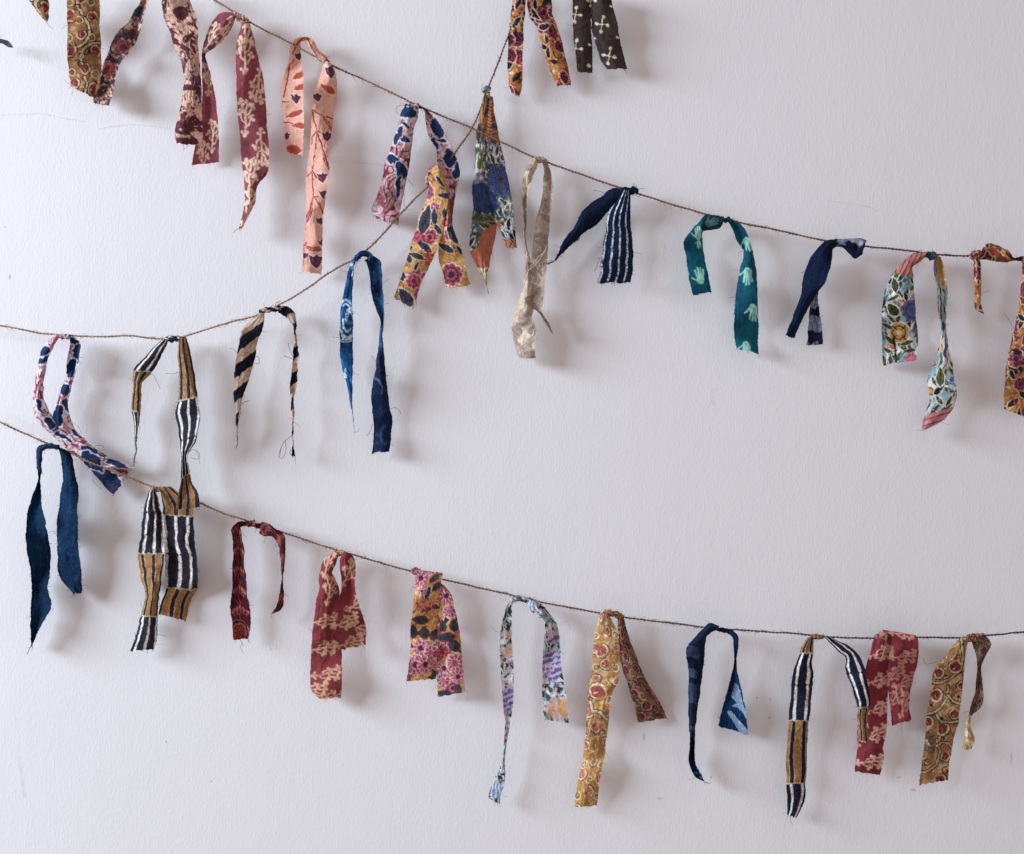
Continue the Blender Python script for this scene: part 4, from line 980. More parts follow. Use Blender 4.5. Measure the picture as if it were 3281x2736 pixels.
PB = RED(f_paisley, K=K8, navies=[(325, 440, 50, 50, .3), (330, 400, 20, 40, .6), (585, 420, 26, 110, .1), (530, 540, 40, 60, .1), (560, 330, 40, 16, .6), (490, 700, 34, 44, .7), (300, 820, 16, 60, -.4), (420, 920, 34, 90, .1), (500, 820, 26, 40, .3), (365, 950, 40, 30, .6), (470, 1050, 50, 16, .4), (690, 1170, 80, 30, .5), (770, 1345, 150, 62, .8), (690, 1240, 80, 44, .7), (880, 1250, 70, 20, .3), (570, 1020, 36, 14, .8)], wine=(150, 58, 78), navy=(28, 56, 100), cream=(224, 196, 202), white=(236, 228, 234))
s = Strip("pink, white and blue swirl-printed strip with both tails blown to the lower right", (210, 1078), 76, COTTON, seed=22)
s.tail(K8, [(415, 285, 436, 320), (355, 338, 406, 367), (300, 430, 369, 442), (288, 500, 351, 520), (264, 620, 331, 620), (249, 740, 323, 730), (251, 850, 350, 820), (280, 930, 392, 895), (340, 990, 440, 935), (430, 1075, 542, 1008), (520, 1160, 622, 1078), (630, 1217, 732, 1168), (760, 1270, 862, 1225), (890, 1292, 932, 1247), (988, 1289, 1000, 1274)], PB, 76, 58, dmid=72, nfr=20)
s.tail(K8, [(515, 296, 560, 300), (522, 345, 603, 345), (508, 430, 594, 430), (497, 520, 577, 530), (495, 600, 554, 605), (455, 690, 532, 685), (430, 790, 511, 795), (397, 880, 520, 880), (405, 990, 555, 975), (480, 1100, 605, 1040), (560, 1175, 695, 1120), (640, 1260, 795, 1190), (720, 1345, 885, 1250), (785, 1425, 960, 1310), (846, 1486, 966, 1366)], PB, 78, 44, dmid=58, nfr=28, flip=-1)
s.knot(K8, (408, 300), (530, 296), 19, PB, 3.2)
s.curls(K8, [(60, [(702, 1140), (720, 1115), (765, 1118), (780, 1145), (745, 1150), (738, 1130)]), (62, [(610, 1030), (590, 980), (550, 940)]), (52, [(760, 1440), (715, 1405), (690, 1370)])], (84, 70, 84), .5).done()

s = Strip("black, white and ochre dashed strip whose long right tail drops onto the lowest string", (555, 1083), 76, COARSE, seed=23)
s.tail(K8, [(1222, 316, 1260, 326), (1160, 368, 1242, 376), (1085, 453, 1197, 462), (1000, 545, 1132, 572), (993, 640, 1062, 653), (990, 750, 1055, 756), (985, 850, 1049, 860), (1000, 930, 1040, 940), (1008, 1010, 1033, 1010), (1006, 1100, 1025, 1100), (1009, 1160, 1023, 1150), (998, 1200, 1010, 1210), (993, 1262, 1002, 1269)], RED(f_bwo, K=K8, bands=[(560, 'w'), (860, 'o'), (9e9, 'w')], n=2, ph=.1, blk=.21), 76, 56, nfr=26)
s.tail(K8, [(1335, 314, 1392, 302), (1328, 420, 1420, 390), (1338, 550, 1447, 530), (1340, 700, 1472, 690), (1325, 800, 1484, 795), (1313, 880, 1499, 880), (1335, 990, 1480, 1000), (1343, 1080, 1464, 1090), (1353, 1150, 1427, 1150), (1357, 1200, 1402, 1200), (1352, 1290, 1417, 1290), (1348, 1390, 1437, 1390), (1330, 1490, 1478, 1470), (1312, 1592, 1496, 1572)], RED(f_bwo, K=K8, bands=[(765, 'o'), (1060, 'w'), (1340, 'w'), (9e9, 'o')], n=2.6, slope=.9, ph=.15, blk=.21), 78, 112, nfr=30, curl=.8)
s.knot(K8, (1235, 318), (1350, 312), 25, RED(f_bwo, K=K8, bands=[(9e9, 'w')], n=5), 3.4)
s.curls(K8, [(60, [(1110, 580), (1150, 590), (1180, 650), (1200, 692)]), (40, [(1395, 1185), (1440, 1145), (1490, 1175), (1480, 1215), (1425, 1205)]), (40, [(1470, 1150), (1492, 1215), (1496, 1252)]), (66, [(1240, 575), (1290, 578), (1335, 565)])], (54, 46, 56), .55).done()

s = Strip("black and tan diagonally striped strip with a long twisted frayed right tail", (895, 985), 74, COARSE, thread=(40, 40, 56), seed=24)
DG = RED(f_diag, K=K9, per=182, slope=-.72, ph=30)
s.tail(K9, [(352, 590, 394, 587), (290, 640, 389, 645), (222, 725, 376, 715), (198, 820, 343, 780), (180, 920, 327, 880), (165, 1020, 302, 1000), (160, 1120, 271, 1100), (158, 1220, 236, 1200), (168, 1300, 210, 1300), (175, 1380, 197, 1380), (180, 1470, 192, 1470), (186, 1530, 193, 1530)], DG, 74, 52, nfr=24, curl=.5, tip=[(192, 1560, 0), (182, 1585, 2), (178, 1604, 4)])
s.tail(K9, [(500, 533, 490, 590), (562, 543, 532, 607), (614, 590, 572, 632), (629, 670, 602, 690), (627, 730, 611, 735), (638, 800, 618, 790), (644, 880, 604, 890), (651, 940, 597, 960), (636, 1040, 589, 1060), (631, 1140, 581, 1180), (612, 1225, 588, 1220), (617, 1320, 588, 1330), (607, 1440, 598, 1450), (607, 1510, 598, 1510), (617, 1660, 590, 1655)], DG, 76, 58, nfr=44, fray=1.4)
s.knot(K9, (350, 588), (520, 548), 22, RED(f_diag, K=K9, per=62, slope=.5), 3.5)
s.curls(K9, [(58, [(600, 1500), (560, 1535), (528, 1570), (505, 1640), (502, 1676)]), (58, [(545, 1540), (552, 1610), (530, 1670), (512, 1678)]), (58, [(525, 1575), (505, 1630), (512, 1640)]), (58, [(612, 1640), (590, 1615), (580, 1640), (600, 1660)]), (66, [(570, 815), (580, 870), (604, 915)]), (66, [(536, 910), (575, 925), (600, 935)]), (56, [(210, 1285), (240, 1255), (282, 1246)]), (56, [(205, 1290), (215, 1320), (195, 1400), (190, 1480)]), (60, [(470, 530), (490, 508), (515, 500)]), (60, [(315, 970), (350, 965), (345, 920), (318, 918)])], (40, 38, 50), .7).done()

s = Strip("bright indigo batik strip with white swirls on its left tail and darker right tail", (1160, 812), 74, INDIGO, thread=(30, 60, 100), seed=25)
s.tail(K9, [(1048, 193, 1086, 180), (1020, 260, 1062, 250), (1005, 340, 1054, 330), (985, 420, 1047, 420), (970, 500, 1046, 500), (960, 600, 1048, 600), (952, 720, 1054, 720), (955, 850, 1054, 850), (960, 950, 1053, 950), (980, 1040, 1051, 1050), (1005, 1120, 1049, 1130), (1020, 1200, 1046, 1210), (1035, 1290, 1046, 1290), (1050, 1370, 1055, 1370), (1062, 1500, 1066, 1500)],
       RED(f_indigo, c=(28, 88, 136), dk=(20, 56, 102), K=K9, swirl=[(1010, 660, 60, 14, .2, 3.4, 2.0), (1000, 560, 44, 12, 3.3, 6.6, 1.5), (1030, 620, 30, 10, 2.5, 6.2, 2.2), (1005, 780, 52, 14, .1, 3.1, .5), (1040, 280, 22, 9, 4.5, 7.5, 2.4), (1005, 1040, 20, 8, 1.5, 4.5, 1.6)]), 74, 58, nfr=18, curl=.6)
s.tail(K9, [(1140, 195, 1196, 158), (1165, 250, 1258, 200), (1180, 320, 1266, 260), (1185, 420, 1276, 420), (1205, 500, 1281, 500), (1235, 580, 1283, 590), (1258, 650, 1284, 650), (1252, 740, 1276, 740), (1243, 840, 1279, 830), (1228, 930, 1286, 920), (1222, 1020, 1296, 1000), (1200, 1110, 1306, 1100), (1190, 1200, 1316, 1200), (1195, 1300, 1326, 1290), (1205, 1400, 1346, 1380), (1210, 1500, 1338, 1500), (1195, 1640, 1325, 1622)],
       lambda p: (f_indigo(p, lightness=.7), p.crop(K9), p.mix(np.clip((p.Y - 820) / 60, 0, 1) * .8, (20, 34, 66)), p.ring(1215, 1170, 55, 12, (86, 104, 136), 4.6, 6.6, 1.6), p.ring(1300, 1500, 40, 10, (60, 80, 116), 1.6, 4.6, 1.7), p.noise_patch(30, .6, .7, (70, 86, 116), p.seed + 60, op=.4), p.cloth()), 76, 50, nfr=22, flip=-1)
s.tail(K9, [(1072, 165, 1096, 190), (1100, 132, 1116, 172), (1142, 121, 1142, 168), (1186, 138, 1166, 182), (1206, 168, 1168, 215)], RED(f_indigo, dk=(16, 34, 66)), 84, 80, nfr=4, curl=1.3, name="loop")
s.knot(K9, (1062, 200), (1104, 150), 24, RED(f_indigo, dk=(16, 30, 60)), 2.0)
s.curls(K9, [(60, [(1330, 1310), (1365, 1296), (1395, 1315), (1412, 1345)]), (60, [(1215, 950), (1205, 925), (1185, 908)]), (58, [(1198, 1420), (1185, 1470), (1158, 1510)]), (74, [(1100, 190), (1080, 215), (1072, 250)])], (40, 46, 66), .6).done()

# ------------------------------------------------------------------ strips on the lowest string
NB = RED(f_plain, c=(14, 54, 88), dk=(11, 38, 66), n=3)
s = Strip("plain dark blue strip with frayed edges at the left end of the lowest string", (160, 1428), 78, INDIGO, thread=(24, 40, 76), seed=26)
s.tail(K10, [(410, 168, 402, 200), (340, 156, 335, 190), (270, 168, 300, 214), (256, 230, 295, 266), (258, 320, 292, 336), (267, 390, 284, 396), (245, 475, 284, 480), (208, 575, 292, 585), (188, 680, 317, 690), (180, 800, 337, 800), (190, 920, 352, 930), (215, 1050, 348, 1060), (222, 1150, 338, 1160), (218, 1230, 350, 1230), (213, 1300, 362, 1285), (213, 1400, 312, 1400), (216, 1480, 267, 1480), (219, 1560, 227, 1560)], NB, 80, 52, nfr=70, fray=1.5, tip=[(205, 1600, 2), (190, 1636, 4)])
s.tail(K10, [(405, 172, 436, 200), (425, 240, 492, 240), (435, 330, 517, 320), (438, 420, 539, 420), (425, 510, 552, 505), (412, 610, 542, 600), (398, 720, 547, 700), (402, 850, 544, 820), (408, 960, 557, 960), (415, 1085, 572, 1080), (455, 1140, 574, 1140), (510, 1207, 574, 1207)], NB, 80, 55, nfr=46, fray=1.2, curl=.6)
s.tail(K10, [(425, 185, 440, 205), (480, 215, 455, 240), (508, 265, 470, 290), (512, 320, 490, 325), (512, 345, 508, 345)], RED(f_plain, c=(16, 34, 70), dk=(12, 22, 48)), 92, 88, nfr=4, name="turned_edge")
s.knot(K10, (318, 175), (420, 182), 19, NB, 2.5).done()

s = Strip("wide black, white and ochre dashed strip on the lowest string under the dropped tail", (500, 1562), 76, COARSE, seed=27)
s.tail(K10, [(1052, 482, 1092, 484), (1020, 560, 1114, 555), (1008, 650, 1136, 650), (992, 760, 1147, 760), (978, 870, 1157, 880), (970, 970, 1152, 970), (985, 1080, 1137, 1080), (1012, 1190, 1122, 1190), (1005, 1290, 1114, 1290), (985, 1380, 1107, 1370), (965, 1450, 1107, 1450), (950, 1530, 1100, 1530), (912, 1608, 1080, 1600)], RED(f_bwo, K=K10, bands=[(640, 'w'), (925, 'w'), (1368, 'o'), (9e9, 'w')], n=2.6, ph=.0), 74, 44, nfr=30, fray=1.5, wr=1.3)
s.tail(K10, [(1116, 456, 1200, 458), (1132, 530, 1300, 540), (1142, 620, 1352, 620), (1150, 720, 1357, 720), (1158, 850, 1367, 850), (1160, 960, 1380, 960), (1157, 1070, 1387, 1070), (1165, 1180, 1374, 1190), (1135, 1260, 1337, 1260), (1110, 1350, 1302, 1402)], RED(f_bwo, K=K10, bands=[(660, 'o'), (935, 'w'), (1175, 'w'), (9e9, 'o')], n=2.6, slope=-.3, ph=.45), 78, 50, nfr=20, curl=.5)
s.knot(K10, (1050, 492), (1128, 470), 20, RED(f_bwo, K=K10, bands=[(9e9, 'o')], n=6), 3.2)
s.curls(K10, [(44, [(1105, 1495), (1140, 1500), (1168, 1512)]), (44, [(1030, 1600), (1035, 1618), (1028, 1630)]), (70, [(1210, 925), (1170, 930), (1155, 965), (1175, 1010)]), (50, [(945, 1480), (950, 1500), (948, 1520)])], (44, 42, 52), .6).done()

s = Strip("thin dark wine strip with paisley print, short curled right tail, on the lowest string", (800, 1672), 76, COTTON, seed=28)
s.tail(K11, [(420, 166, 420, 219), (350, 174, 350, 216), (282, 181, 303, 223), (231, 228, 306, 251), (239, 310, 316, 320), (244, 410, 333, 420), (235, 520, 333, 540), (234, 650, 351, 650), (231, 750, 354, 770), (221, 835, 374, 840), (227, 930, 384, 930), (237, 1030, 380, 1040), (247, 1126, 363, 1116)], RED(f_wine, K=K11, rings=[(288, 1072, 62, 1.35), (285, 330, 24, 1.0)]), 76, 56, nfr=24)
s.tail(K11, [(470, 178, 450, 272), (532, 194, 492, 293), (592, 243, 552, 297), (642, 275, 590, 332), (662, 330, 611, 382), (664, 420, 616, 440), (660, 500, 624, 500), (650, 560, 629, 560), (642, 610, 631, 610), (647, 700, 621, 700), (647, 790, 606, 800), (642, 850, 589, 857), (621, 890, 564, 892), (592, 906, 543, 921)], RED(f_wine), 80, 60, nfr=14)
s.knot(K11, (350, 195), (500, 210), 25, RED(f_wine), 3.0)
s.curls(K11, [(54, [(296, 1120), (312, 1150), (303, 1185), (325, 1238)]), (54, [(300, 1125), (318, 1160), (328, 1172)])], (44, 36, 44), .5).done()

C4 = dict(ground=(148, 68, 74), cream=(206, 168, 138))
s = Strip("broad brick maroon strip with cream coral rows, tails overlapping, on the lowest string", (1090, 1772), 78, COTTON, seed=29)
CR4 = RED(f_coral, spots=[(960, 975, 1.45), (1135, 985, 1.2), (1270, 1040, 2.0), (1015, 735, .2), (1000, 510, .3), (1165, 600, .5), (955, 1195, 1.45), (1175, 1150, 1.3), (985, 1400, 1.45), (880, 1525, 1.5), (1015, 1590, 1.5), (1240, 830, 1.0)], K=K11, h=42, w=27, **C4)
s.tail(K11, [(1062, 405, 1084, 460), (1000, 448, 1067, 522), (954, 520, 1037, 588), (929, 620, 1047, 612), (933, 700, 1087, 690), (909, 810, 1097, 800), (889, 940, 1100, 920), (877, 1080, 1102, 1060), (869, 1220, 1110, 1200), (864, 1350, 1113, 1340), (863, 1460, 1111, 1450), (875, 1540, 1110, 1530), (940, 1598, 1108, 1588)], CR4, 76, 46, nfr=24, curl=.6)
s.tail(K11, [(1125, 423, 1187, 430), (1101, 480, 1220, 485), (1099, 550, 1224, 560), (1111, 640, 1218, 640), (1109, 730, 1222, 710), (1074, 810, 1244, 810), (1030, 900, 1270, 900), (1021, 990, 1300, 985), (1040, 1090, 1310, 1080), (1090, 1208, 1308, 1166)], CR4, 88, 76, nfr=20, curl=.6, wr=1.2)
s.knot(K11, (1060, 425), (1160, 440), 34, RED(f_coral, **C4), 2.0).done()

s = Strip("folded mustard floral strip with pink blooms, straight cut ends, on the lowest string", (1330, 1832), 78, COTTON, seed=30)
def Y5(p):
    f_yellow(p, ground=(210, 164, 94), pink=(200, 120, 138), dens=.8); p.crop(K12)
    sl, dk, pk, cm = (68, 78, 88), (40, 46, 60), (198, 118, 138), (224, 206, 196)
    for (x, y, l, w, a) in ((300, 425, 54, 26, .1), (255, 500, 44, 26, 1.5), (330, 510, 44, 28, 1.5), (395, 520, 40, 22, 2.2), (450, 465, 38, 22, 1.5), (525, 460, 40, 26, 1.5), (465, 540, 64, 26, -.1), (525, 590, 48, 30, .9), (395, 150, 40, 16, -.8), (410, 205, 40, 18, -.7), (395, 775, 26, 18, 1), (460, 910, 50, 22, .1), (550, 875, 36, 20, 1.4)):
        p.leaf(x, y, l, w, a, sl, vein=dk, rim=(140, 60, 60))
    for (x, y, r, n) in ((300, 610, 60, 9), (370, 640, 48, 8), (265, 720, 66, 11), (330, 720, 60, 9), (455, 745, 50, 9), (530, 710, 62, 10), (545, 800, 50, 9), (450, 820, 46, 8), (470, 265, 52, 9), (490, 370, 44, 8), (300, 150, 56, 9), (310, 235, 30, 7)):
        p.flower(x + r * .1, y, r, n, pk, (140, 62, 82), (90, 50, 72) if n % 2 else (176, 92, 112), rim=cm if n % 3 else None, ph=x)
        for j in range(n): p.line([(x + r * .42 * math.cos(j * 6.283 / n + .2), y + r * .42 * math.sin(j * 6.283 / n + .2)), (x + r * .86 * math.cos(j * 6.283 / n + .2), y + r * .86 * math.sin(j * 6.283 / n + .2))], 5, (230, 206, 204))
    for k in range(20): p.ell(440 + 46 * math.cos(k * 2.4) * (k / 20) ** .5, 640 + 40 * math.sin(k * 2.4) * (k / 20) ** .5, 8, 7, k, (176, 60, 60))
    for k in range(30): p.ell(340 + 70 * math.cos(k * 2.4) * (k / 30) ** .5, 330 + 50 * math.sin(k * 2.4) * (k / 30) ** .5, 8, 7, k, (180, 66, 70) if k % 2 else (206, 120, 130))
    p.cloth()
s.tail(K12, [(420, 175, 462, 195), (428, 250, 502, 250), (425, 330, 527, 340), (420, 430, 550, 430), (415, 540, 564, 540), (410, 650, 577, 650), (410, 760, 584, 770), (414, 850, 591, 840), (419, 935, 598, 903)], Y5, 68, 44, nfr=14, curl=.5)
s.tail(K12, [(275, 92, 452, 114), (270, 180, 440, 190), (261, 270, 432, 280), (250, 370, 429, 370), (238, 480, 426, 480), (236, 600, 416, 600), (227, 720, 413, 720), (210, 828, 408, 814)], Y5, 92, 56, nfr=20, curl=.45)
s.knot(K12, (242, 108), (310, 100), 26, RED(f_yellow, ground=(150, 112, 66)), 2.0).done()

s = Strip("blue, green and lilac garden-print strip, left tail thin and twisted, on the lowest string", (1672, 1915), 76, SILKY, thread=(120, 140, 140), seed=31)
W6 = dict(aqua=(126, 170, 178), olive=(72, 94, 60), dark=(32, 42, 46), blue=(88, 98, 166))
def w6(p, marks):
    f_wild(p, wd=1.0, ln=25, fl=False, **W6); p.noise_patch(22, .62, .65, (36, 48, 50), p.seed + 80, op=.85, warp=1.2); p.noise_patch(18, .62, .66, (228, 232, 232), p.seed + 81, op=.9); p.crop(K12)
    for (x, y, rx, ry, kind) in marks:
        if kind == 's':
            d = np.hypot((p.X - x) / rx, (p.Y - y) / ry) < 1
            p.mix(d * 1.0, (190, 164, 184)); p.mix(d * (np.mod((p.Y + p.X * .45 + 30 * fbm(p.u / 14, p.v / 14, p.seed + 77, 2)) / 42, 1) < .56), (98, 106, 152))
        elif kind == 'o':
            p.ell(x, y, rx, ry, .2, (208, 172, 184))
            for (a, b) in ((-.45, -.4), (.4, -.45), (-.5, .4), (.45, .45), (0, 0)): p.ell(x + rx * a, y + ry * b, rx * .40, ry * .34, a, (204, 158, 100))
            p.noise_patch(26, .58, .70, (214, 180, 192), p.seed + 55, op=.5)
        elif kind == 'b': p.ell(x, y, rx, ry, .3, (128, 162, 200)); [p.line([(x + a * 6, y - ry), (x + a * 17, y + ry)], 9, (226, 232, 238)) for a in (-2, 0, 2)]
    p.cloth()
M6 = [(1170, 730, 70, 110, 's'), (1210, 1010, 82, 70, 'o'), (890, 945, 52, 80, 's'), (885, 640, 42, 40, 'o'), (885, 520, 22, 20, 'o'), (800, 1540, 40, 60, 'b'), (1180, 560, 42, 24, 's'), (1040, 330, 40, 30, 'b')]
s.tail(K12, [(905, 278, 932, 296), (880, 320, 910, 330), (855, 390, 907, 390), (838, 460, 907, 470), (827, 560, 907, 560), (827, 660, 912, 660), (831, 760, 920, 760), (837, 860, 920, 860), (847, 950, 914, 960), (855, 1040, 907, 1040), (862, 1110, 892, 1120), (858, 1180, 880, 1180), (853, 1250, 871, 1250), (845, 1320, 862, 1330), (830, 1390, 859, 1390), (800, 1450, 860, 1460), (772, 1520, 850, 1530), (752, 1585, 838, 1570), (790, 1628, 830, 1640)], lambda p: w6(p, M6), 76, 56, nfr=18, curl=.4)
s.tail(K12, [(1000, 280, 1037, 291), (1025, 350, 1092, 308), (1075, 400, 1142, 363), (1120, 430, 1182, 415), (1121, 500, 1214, 490), (1114, 600, 1224, 590), (1111, 720, 1230, 700), (1106, 830, 1247, 820), (1104, 930, 1262, 920), (1111, 1010, 1277, 1010), (1124, 1085, 1284, 1101)], lambda p: w6(p, M6), 78, 54, nfr=16, curl=.7)
s.knot(K12, (905, 285), (1035, 292), 18, RED(f_wild, aqua=(70, 100, 120), ln=12), 3.2)
s.curls(K12, [(50, [(1150, 1095), (1135, 1110), (1128, 1135)]), (70, [(760, 455), (790, 490), (835, 515)])], (150, 150, 160), .5).done()

s = Strip("golden strip with coral pink blossoms and a right tail browned by painted shade, on the lowest string", (1965, 1970), 78, COTTON, seed=32)
GK = dict(ground=(188, 146, 86), cream=(230, 214, 182), red=(196, 116, 106), ink=(84, 62, 56))
def gold_left(p):
    f_kalam(p, du=72, dv=84, arcs=False, br=13, **GK); p.crop(K13)
    bud(p, 385, 780, 52, .4, (172, 84, 82), (226, 206, 176), (110, 76, 66)); bud(p, 415, 480, 38, 2, (180, 100, 94), (218, 196, 160), (96, 70, 60)); bud(p, 375, 1045, 36, 3, (200, 124, 112), (232, 218, 190), (110, 80, 70))
    vine(p, [(330, 860), (345, 930), (400, 935), (455, 990)], 18, (228, 212, 180), (96, 72, 62)); p.cloth()
s.tail(K13, [(535, 230, 582, 235), (535, 310, 602, 320), (540, 420, 632, 410), (550, 520, 667, 500), (565, 600, 702, 590), (600, 700, 747, 700), (630, 800, 802, 790), (660, 890, 852, 870), (688, 1013, 905, 985)], RED(f_kalam, ground=(128, 92, 74), cream=(166, 134, 108), red=(122, 50, 58), ink=(36, 28, 38), br=14, du=58), 72, 48, nfr=18, curl=.5)  # right tail: same fabric, its shade put into darker ground and print
s.tail(K13, [(410, 205, 466, 190), (385, 260, 492, 260), (365, 340, 532, 330), (355, 450, 542, 450), (348, 560, 545, 560), (335, 670, 545, 680), (320, 760, 512, 760), (314, 860, 482, 860), (304, 960, 472, 960), (297, 1060, 462, 1070), (290, 1160, 447, 1160), (275, 1260, 437, 1260), (260, 1360, 420, 1350), (240, 1450, 402, 1460), (222, 1550, 392, 1560), (208, 1645, 378, 1638)], gold_left, 80, 44, nfr=18, curl=.55, wr=1.2)
s.knot(K13, (405, 210), (490, 182), 26, RED(f_kalam, br=10, du=40, dv=40, arcs=False, **GK), 1.6)
s.knot(K13, (470, 190), (580, 235), 25, RED(f_kalam, ground=(124, 84, 62), br=10, du=40, dv=40, arcs=False), 2.5).done()

s = Strip("dark indigo strip with pale blue bars, one triangular tail, on the lowest string", (2310, 2015), 78, INDIGO, thread=(24, 36, 66), seed=33)
def bars_left(p):
    f_plain(p, c=(16, 42, 72), dk=(12, 26, 48), n=2); p.crop(K13)
    for (y0, y1, x0, x1) in ((430, 520, 1040, 1140), (600, 670, 1040, 1130), (710, 860, 1050, 1125), (1030, 1060, 1080, 1110)):
        yy = p.Y + (p.X - 1050) * -.25
        p.mix((yy > y0) * (yy < y1) * (p.X > x0) * (p.X < x1) * .8, (72, 84, 112))
    p.mix((p.Y > 1290) * .6, (24, 72, 122)); p.mix((p.Y > 1370) * (fbm(p.u / 9, p.v / 9, p.seed + 5, 2) > .58), (130, 176, 206)); p.cloth()
def bars_right(p):
    f_plain(p, c=(12, 56, 98), dk=(10, 42, 78), n=2); p.crop(K13); lt = (140, 166, 190)
    p.poly([(1385, 820), (1415, 715), (1440, 745), (1462, 830), (1480, 900), (1520, 960), (1520, 1020), (1440, 905), (1390, 892), (1425, 872)], lt); p.poly([(1350, 935), (1380, 925), (1520, 1090), (1515, 1135), (1462, 1112)], lt)
    p.mix((fbm(p.u / 4, p.v / 10, p.seed + 6, 2) > .66) * (p.c[:, 0] > 100) * .5, (96, 130, 166)); p.cloth()
s.tail(K13, [(1292, 290, 1292, 326), (1228, 273, 1247, 332), (1165, 322, 1197, 376), (1095, 393, 1194, 402), (1052, 455, 1190, 470), (1057, 570, 1182, 570), (1067, 670, 1167, 670), (1061, 790, 1150, 790), (1064, 910, 1132, 910), (1069, 1050, 1118, 1050), (1074, 1180, 1112, 1190), (1064, 1310, 1114, 1310), (1085, 1370, 1137, 1360), (1120, 1425, 1166, 1420), (1188, 1460, 1195, 1467)], bars_left, 78, 54, nfr=24)
s.tail(K13, [(1362, 348, 1378, 312), (1394, 386, 1432, 368), (1401, 450, 1437, 430), (1405, 520, 1427, 520), (1398, 600, 1427, 600), (1370, 710, 1449, 710), (1345, 810, 1467, 810), (1315, 920, 1494, 920), (1285, 1040, 1508, 1110)], bars_right, 80, 50, nfr=10, curl=.4)
s.knot(K13, (1265, 315), (1400, 338), 20, RED(f_plain, c=(18, 38, 74), dk=(14, 24, 50), lt=(120, 150, 180)), 3.0).done()

s = Strip("navy, white and ochre dashed strip with a long straight tail near the lower right", (2615, 2036), 78, COARSE, seed=34)
BW = dict(black=(30, 32, 56), ochre=(164, 124, 68))
s.tail(K14, [(445, 145, 492, 150), (405, 210, 494, 210), (385, 270, 486, 290), (360, 340, 477, 340), (344, 400, 492, 420), (324, 490, 490, 480), (320, 600, 477, 600), (309, 700, 467, 700), (302, 790, 455, 793), (292, 900, 447, 900), (287, 1020, 442, 1020), (284, 1150, 438, 1150), (287, 1260, 431, 1280), (291, 1380, 426, 1390), (292, 1450, 402, 1455), (290, 1505, 360, 1526)], RED(f_bwo, K=K14, bands=[(270, 'o'), (515, 'w'), (785, 'w'), (1262, 'o'), (9e9, 'w')], n=1.8, ph=.05, **BW), 78, 50, nfr=26, curl=.6)
s.tail(K14, [(560, 132, 620, 140), (620, 195, 692, 180), (680, 252, 762, 210), (735, 302, 812, 250), (737, 380, 852, 310), (750, 440, 887, 390), (780, 520, 902, 480), (800, 580, 920, 560), (818, 640, 930, 640), (832, 700, 912, 700), (838, 780, 900, 780), (846, 860, 907, 860), (850, 935, 917, 950)], RED(f_bwo, K=K14, bands=[(420, 'w'), (685, 'w'), (9e9, 'o')], n=1.9, ph=.1, **BW), 84, 84, nfr=20)
s.knot(K14, (465, 145), (570, 142), 20, RED(f_bwo, K=K14, bands=[(9e9, 'o')], n=7, **BW), 3.5)
s.curls(K14, [(54, [(450, 780), (475, 790), (490, 765)]), (88, [(915, 720), (945, 715), (965, 740)]), (54, [(285, 1490), (268, 1486), (262, 1498)])], (150, 140, 130), .55).done()

s = Strip("maroon strip with pale coral rows and a wide flap over the string, lower right", (2840, 2040), 74, COTTON, seed=35)
C10 = dict(ground=(148, 62, 74), cream=(224, 182, 160))
SP = [(1000, 275, 1.4), (985, 480, 1.4), (985, 690, 1.3), (960, 895, 1.2), (915, 1100, 1.5), (1175, 295, 1.5), (1185, 490, 1.2), (1110, 620, .6), (1190, 670, .4), (1170, 118, 1.6), (1105, 430, .9), (840, 890, .2)]
s.tail(K14, [(1018, 88, 1272, 128), (1045, 150, 1288, 160), (1066, 220, 1299, 240), (1068, 300, 1285, 350), (1060, 420, 1257, 450), (1061, 540, 1234, 560), (1073, 660, 1224, 670), (1095, 822, 1240, 779)], RED(f_coral, spots=SP, K=K14, h=38, w=25, **{**C10, 'cream': (196, 146, 128)}), 84, 54, nfr=14, curl=.5)
s.tail(K14, [(955, 138, 1050, 150), (945, 190, 1072, 200), (920, 270, 1078, 280), (893, 370, 1074, 380), (870, 480, 1067, 480), (848, 600, 1060, 600), (835, 700, 1055, 700), (828, 800, 1052, 820), (827, 900, 1042, 900), (824, 970, 1026, 970), (814, 1080, 1030, 1050), (805, 1172, 1003, 1203)], RED(f_coral, spots=SP, K=K14, h=41, w=28, **C10), 74, 50, nfr=18, curl=.5)
s.tail(K14, [(1005, 92, 1060, 135), (985, 122, 1062, 165), (1000, 160, 1068, 215), (1040, 230, 1078, 275)], RED(f_coral, ground=(92, 30, 46), cream=(200, 160, 140)), 92, 86, nfr=4, name="folded_edge")
s.knot(K14, (960, 150), (1060, 128), 26, RED(f_coral, ground=(86, 30, 44), cream=(190, 150, 130)), 2.0).done()

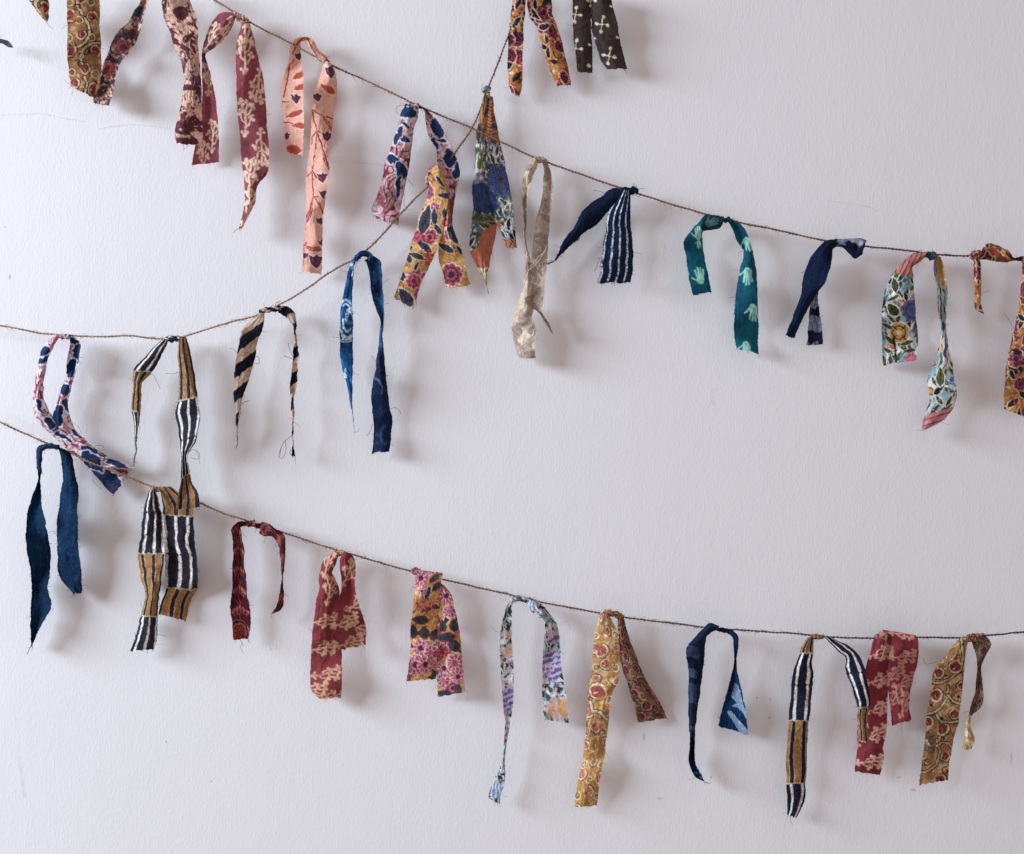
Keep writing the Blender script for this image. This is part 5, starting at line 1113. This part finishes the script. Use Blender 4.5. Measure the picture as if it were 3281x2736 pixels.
s = Strip("ochre strip with maroon buds and inked cream vines, last on the lowest string", (3130, 2040), 76, COTTON, seed=36)
def kal_r(p):
    f_kalam(p, ground=(162, 120, 78), cream=(214, 194, 156), red=(138, 60, 64), arcs=False, br=11, du=96, dv=110); p.crop(K14)
    cm, ik = (210, 190, 150), (36, 30, 42)
    p.noise_patch(60, .55, .62, (204, 180, 134), p.seed + 40, op=.6)
    for pts in ([(1620, 150), (1635, 300), (1610, 400), (1530, 470), (1440, 500), (1385, 490)], [(1520, 520), (1510, 610), (1460, 690), (1400, 730), (1355, 730)], [(1430, 740), (1470, 790), (1530, 800), (1590, 790)], [(1430, 930), (1460, 1020), (1430, 1120), (1370, 1170), (1310, 1180)], [(1430, 980), (1470, 950), (1530, 960), (1550, 1000)], [(1520, 590), (1560, 640), (1620, 660)]): vine(p, pts, 15, cm, ik)
    for (x, y, r) in ((1575, 375, 46), (1450, 420, 34), (1430, 590, 42), (1480, 850, 42), (1570, 735, 36), (1370, 790, 36), (1620, 520, 30), (1460, 1240, 40), (1500, 1060, 30)): bud(p, x, y, r * .92, x * .01, (136, 58, 62), cm, ik)
    for (x, y) in ((1505, 440), (1390, 665), (1470, 765), (1400, 500), (1600, 600), (1520, 1170)): p.ell(x, y, 12, 9, .4, ik)
    for (x, y) in ((1390, 880), (1365, 1100), (1500, 1160)): p.ring(x, y, 24, 7, ik, .5, 5)
    for (x, y) in ((1360, 900), (1395, 940), (1350, 990), (1390, 1010)): p.ell(x, y, 24, 22, .4, (122, 108, 92)); p.ring(x, y, 23, 4, ik)
    p.cloth()
s.tail(K14, [(1695, 170, 1800, 128), (1720, 240, 1850, 188), (1740, 330, 1812, 280), (1740, 400, 1774, 370), (1732, 480, 1782, 480), (1722, 580, 1789, 580), (1698, 660, 1772, 680), (1682, 720, 1710, 735), (1655, 830, 1692, 820), (1648, 910, 1722, 920), (1622, 1005, 1700, 1003)],
       lambda p: (f_kalam(p, ground=(96, 74, 62), cream=(140, 116, 92), red=(96, 44, 52), ink=(36, 30, 40), arcs=False, br=11, du=44), p.crop(K14), p.mix((p.Y > 745) * .85, (206, 178, 122)), p.mix((p.Y > 745) * (fbm(p.u / 14, p.v / 14, p.seed + 9, 2) > .55), (232, 220, 190)), p.cloth()), 80, 56, nfr=14, curl=.45)
s.tail(K14, [(1622, 148, 1700, 155), (1560, 200, 1672, 190), (1510, 280, 1655, 285), (1440, 350, 1645, 360), (1400, 430, 1640, 440), (1390, 520, 1632, 520), (1375, 620, 1622, 620), (1360, 720, 1607, 720), (1350, 830, 1592, 830), (1342, 930, 1562, 930), (1330, 1040, 1542, 1030), (1315, 1140, 1527, 1140), (1299, 1275, 1521, 1235)], kal_r, 76, 50, nfr=18, curl=.5)
s.knot(K14, (1655, 150), (1800, 138), 30, RED(f_kalam, ground=(140, 108, 66), br=9, du=34, dv=34, arcs=False), 3.0)
s.curls(K14, [(56, [(1330, 310), (1350, 350), (1400, 345), (1440, 330)])], (80, 74, 74), .5).done()
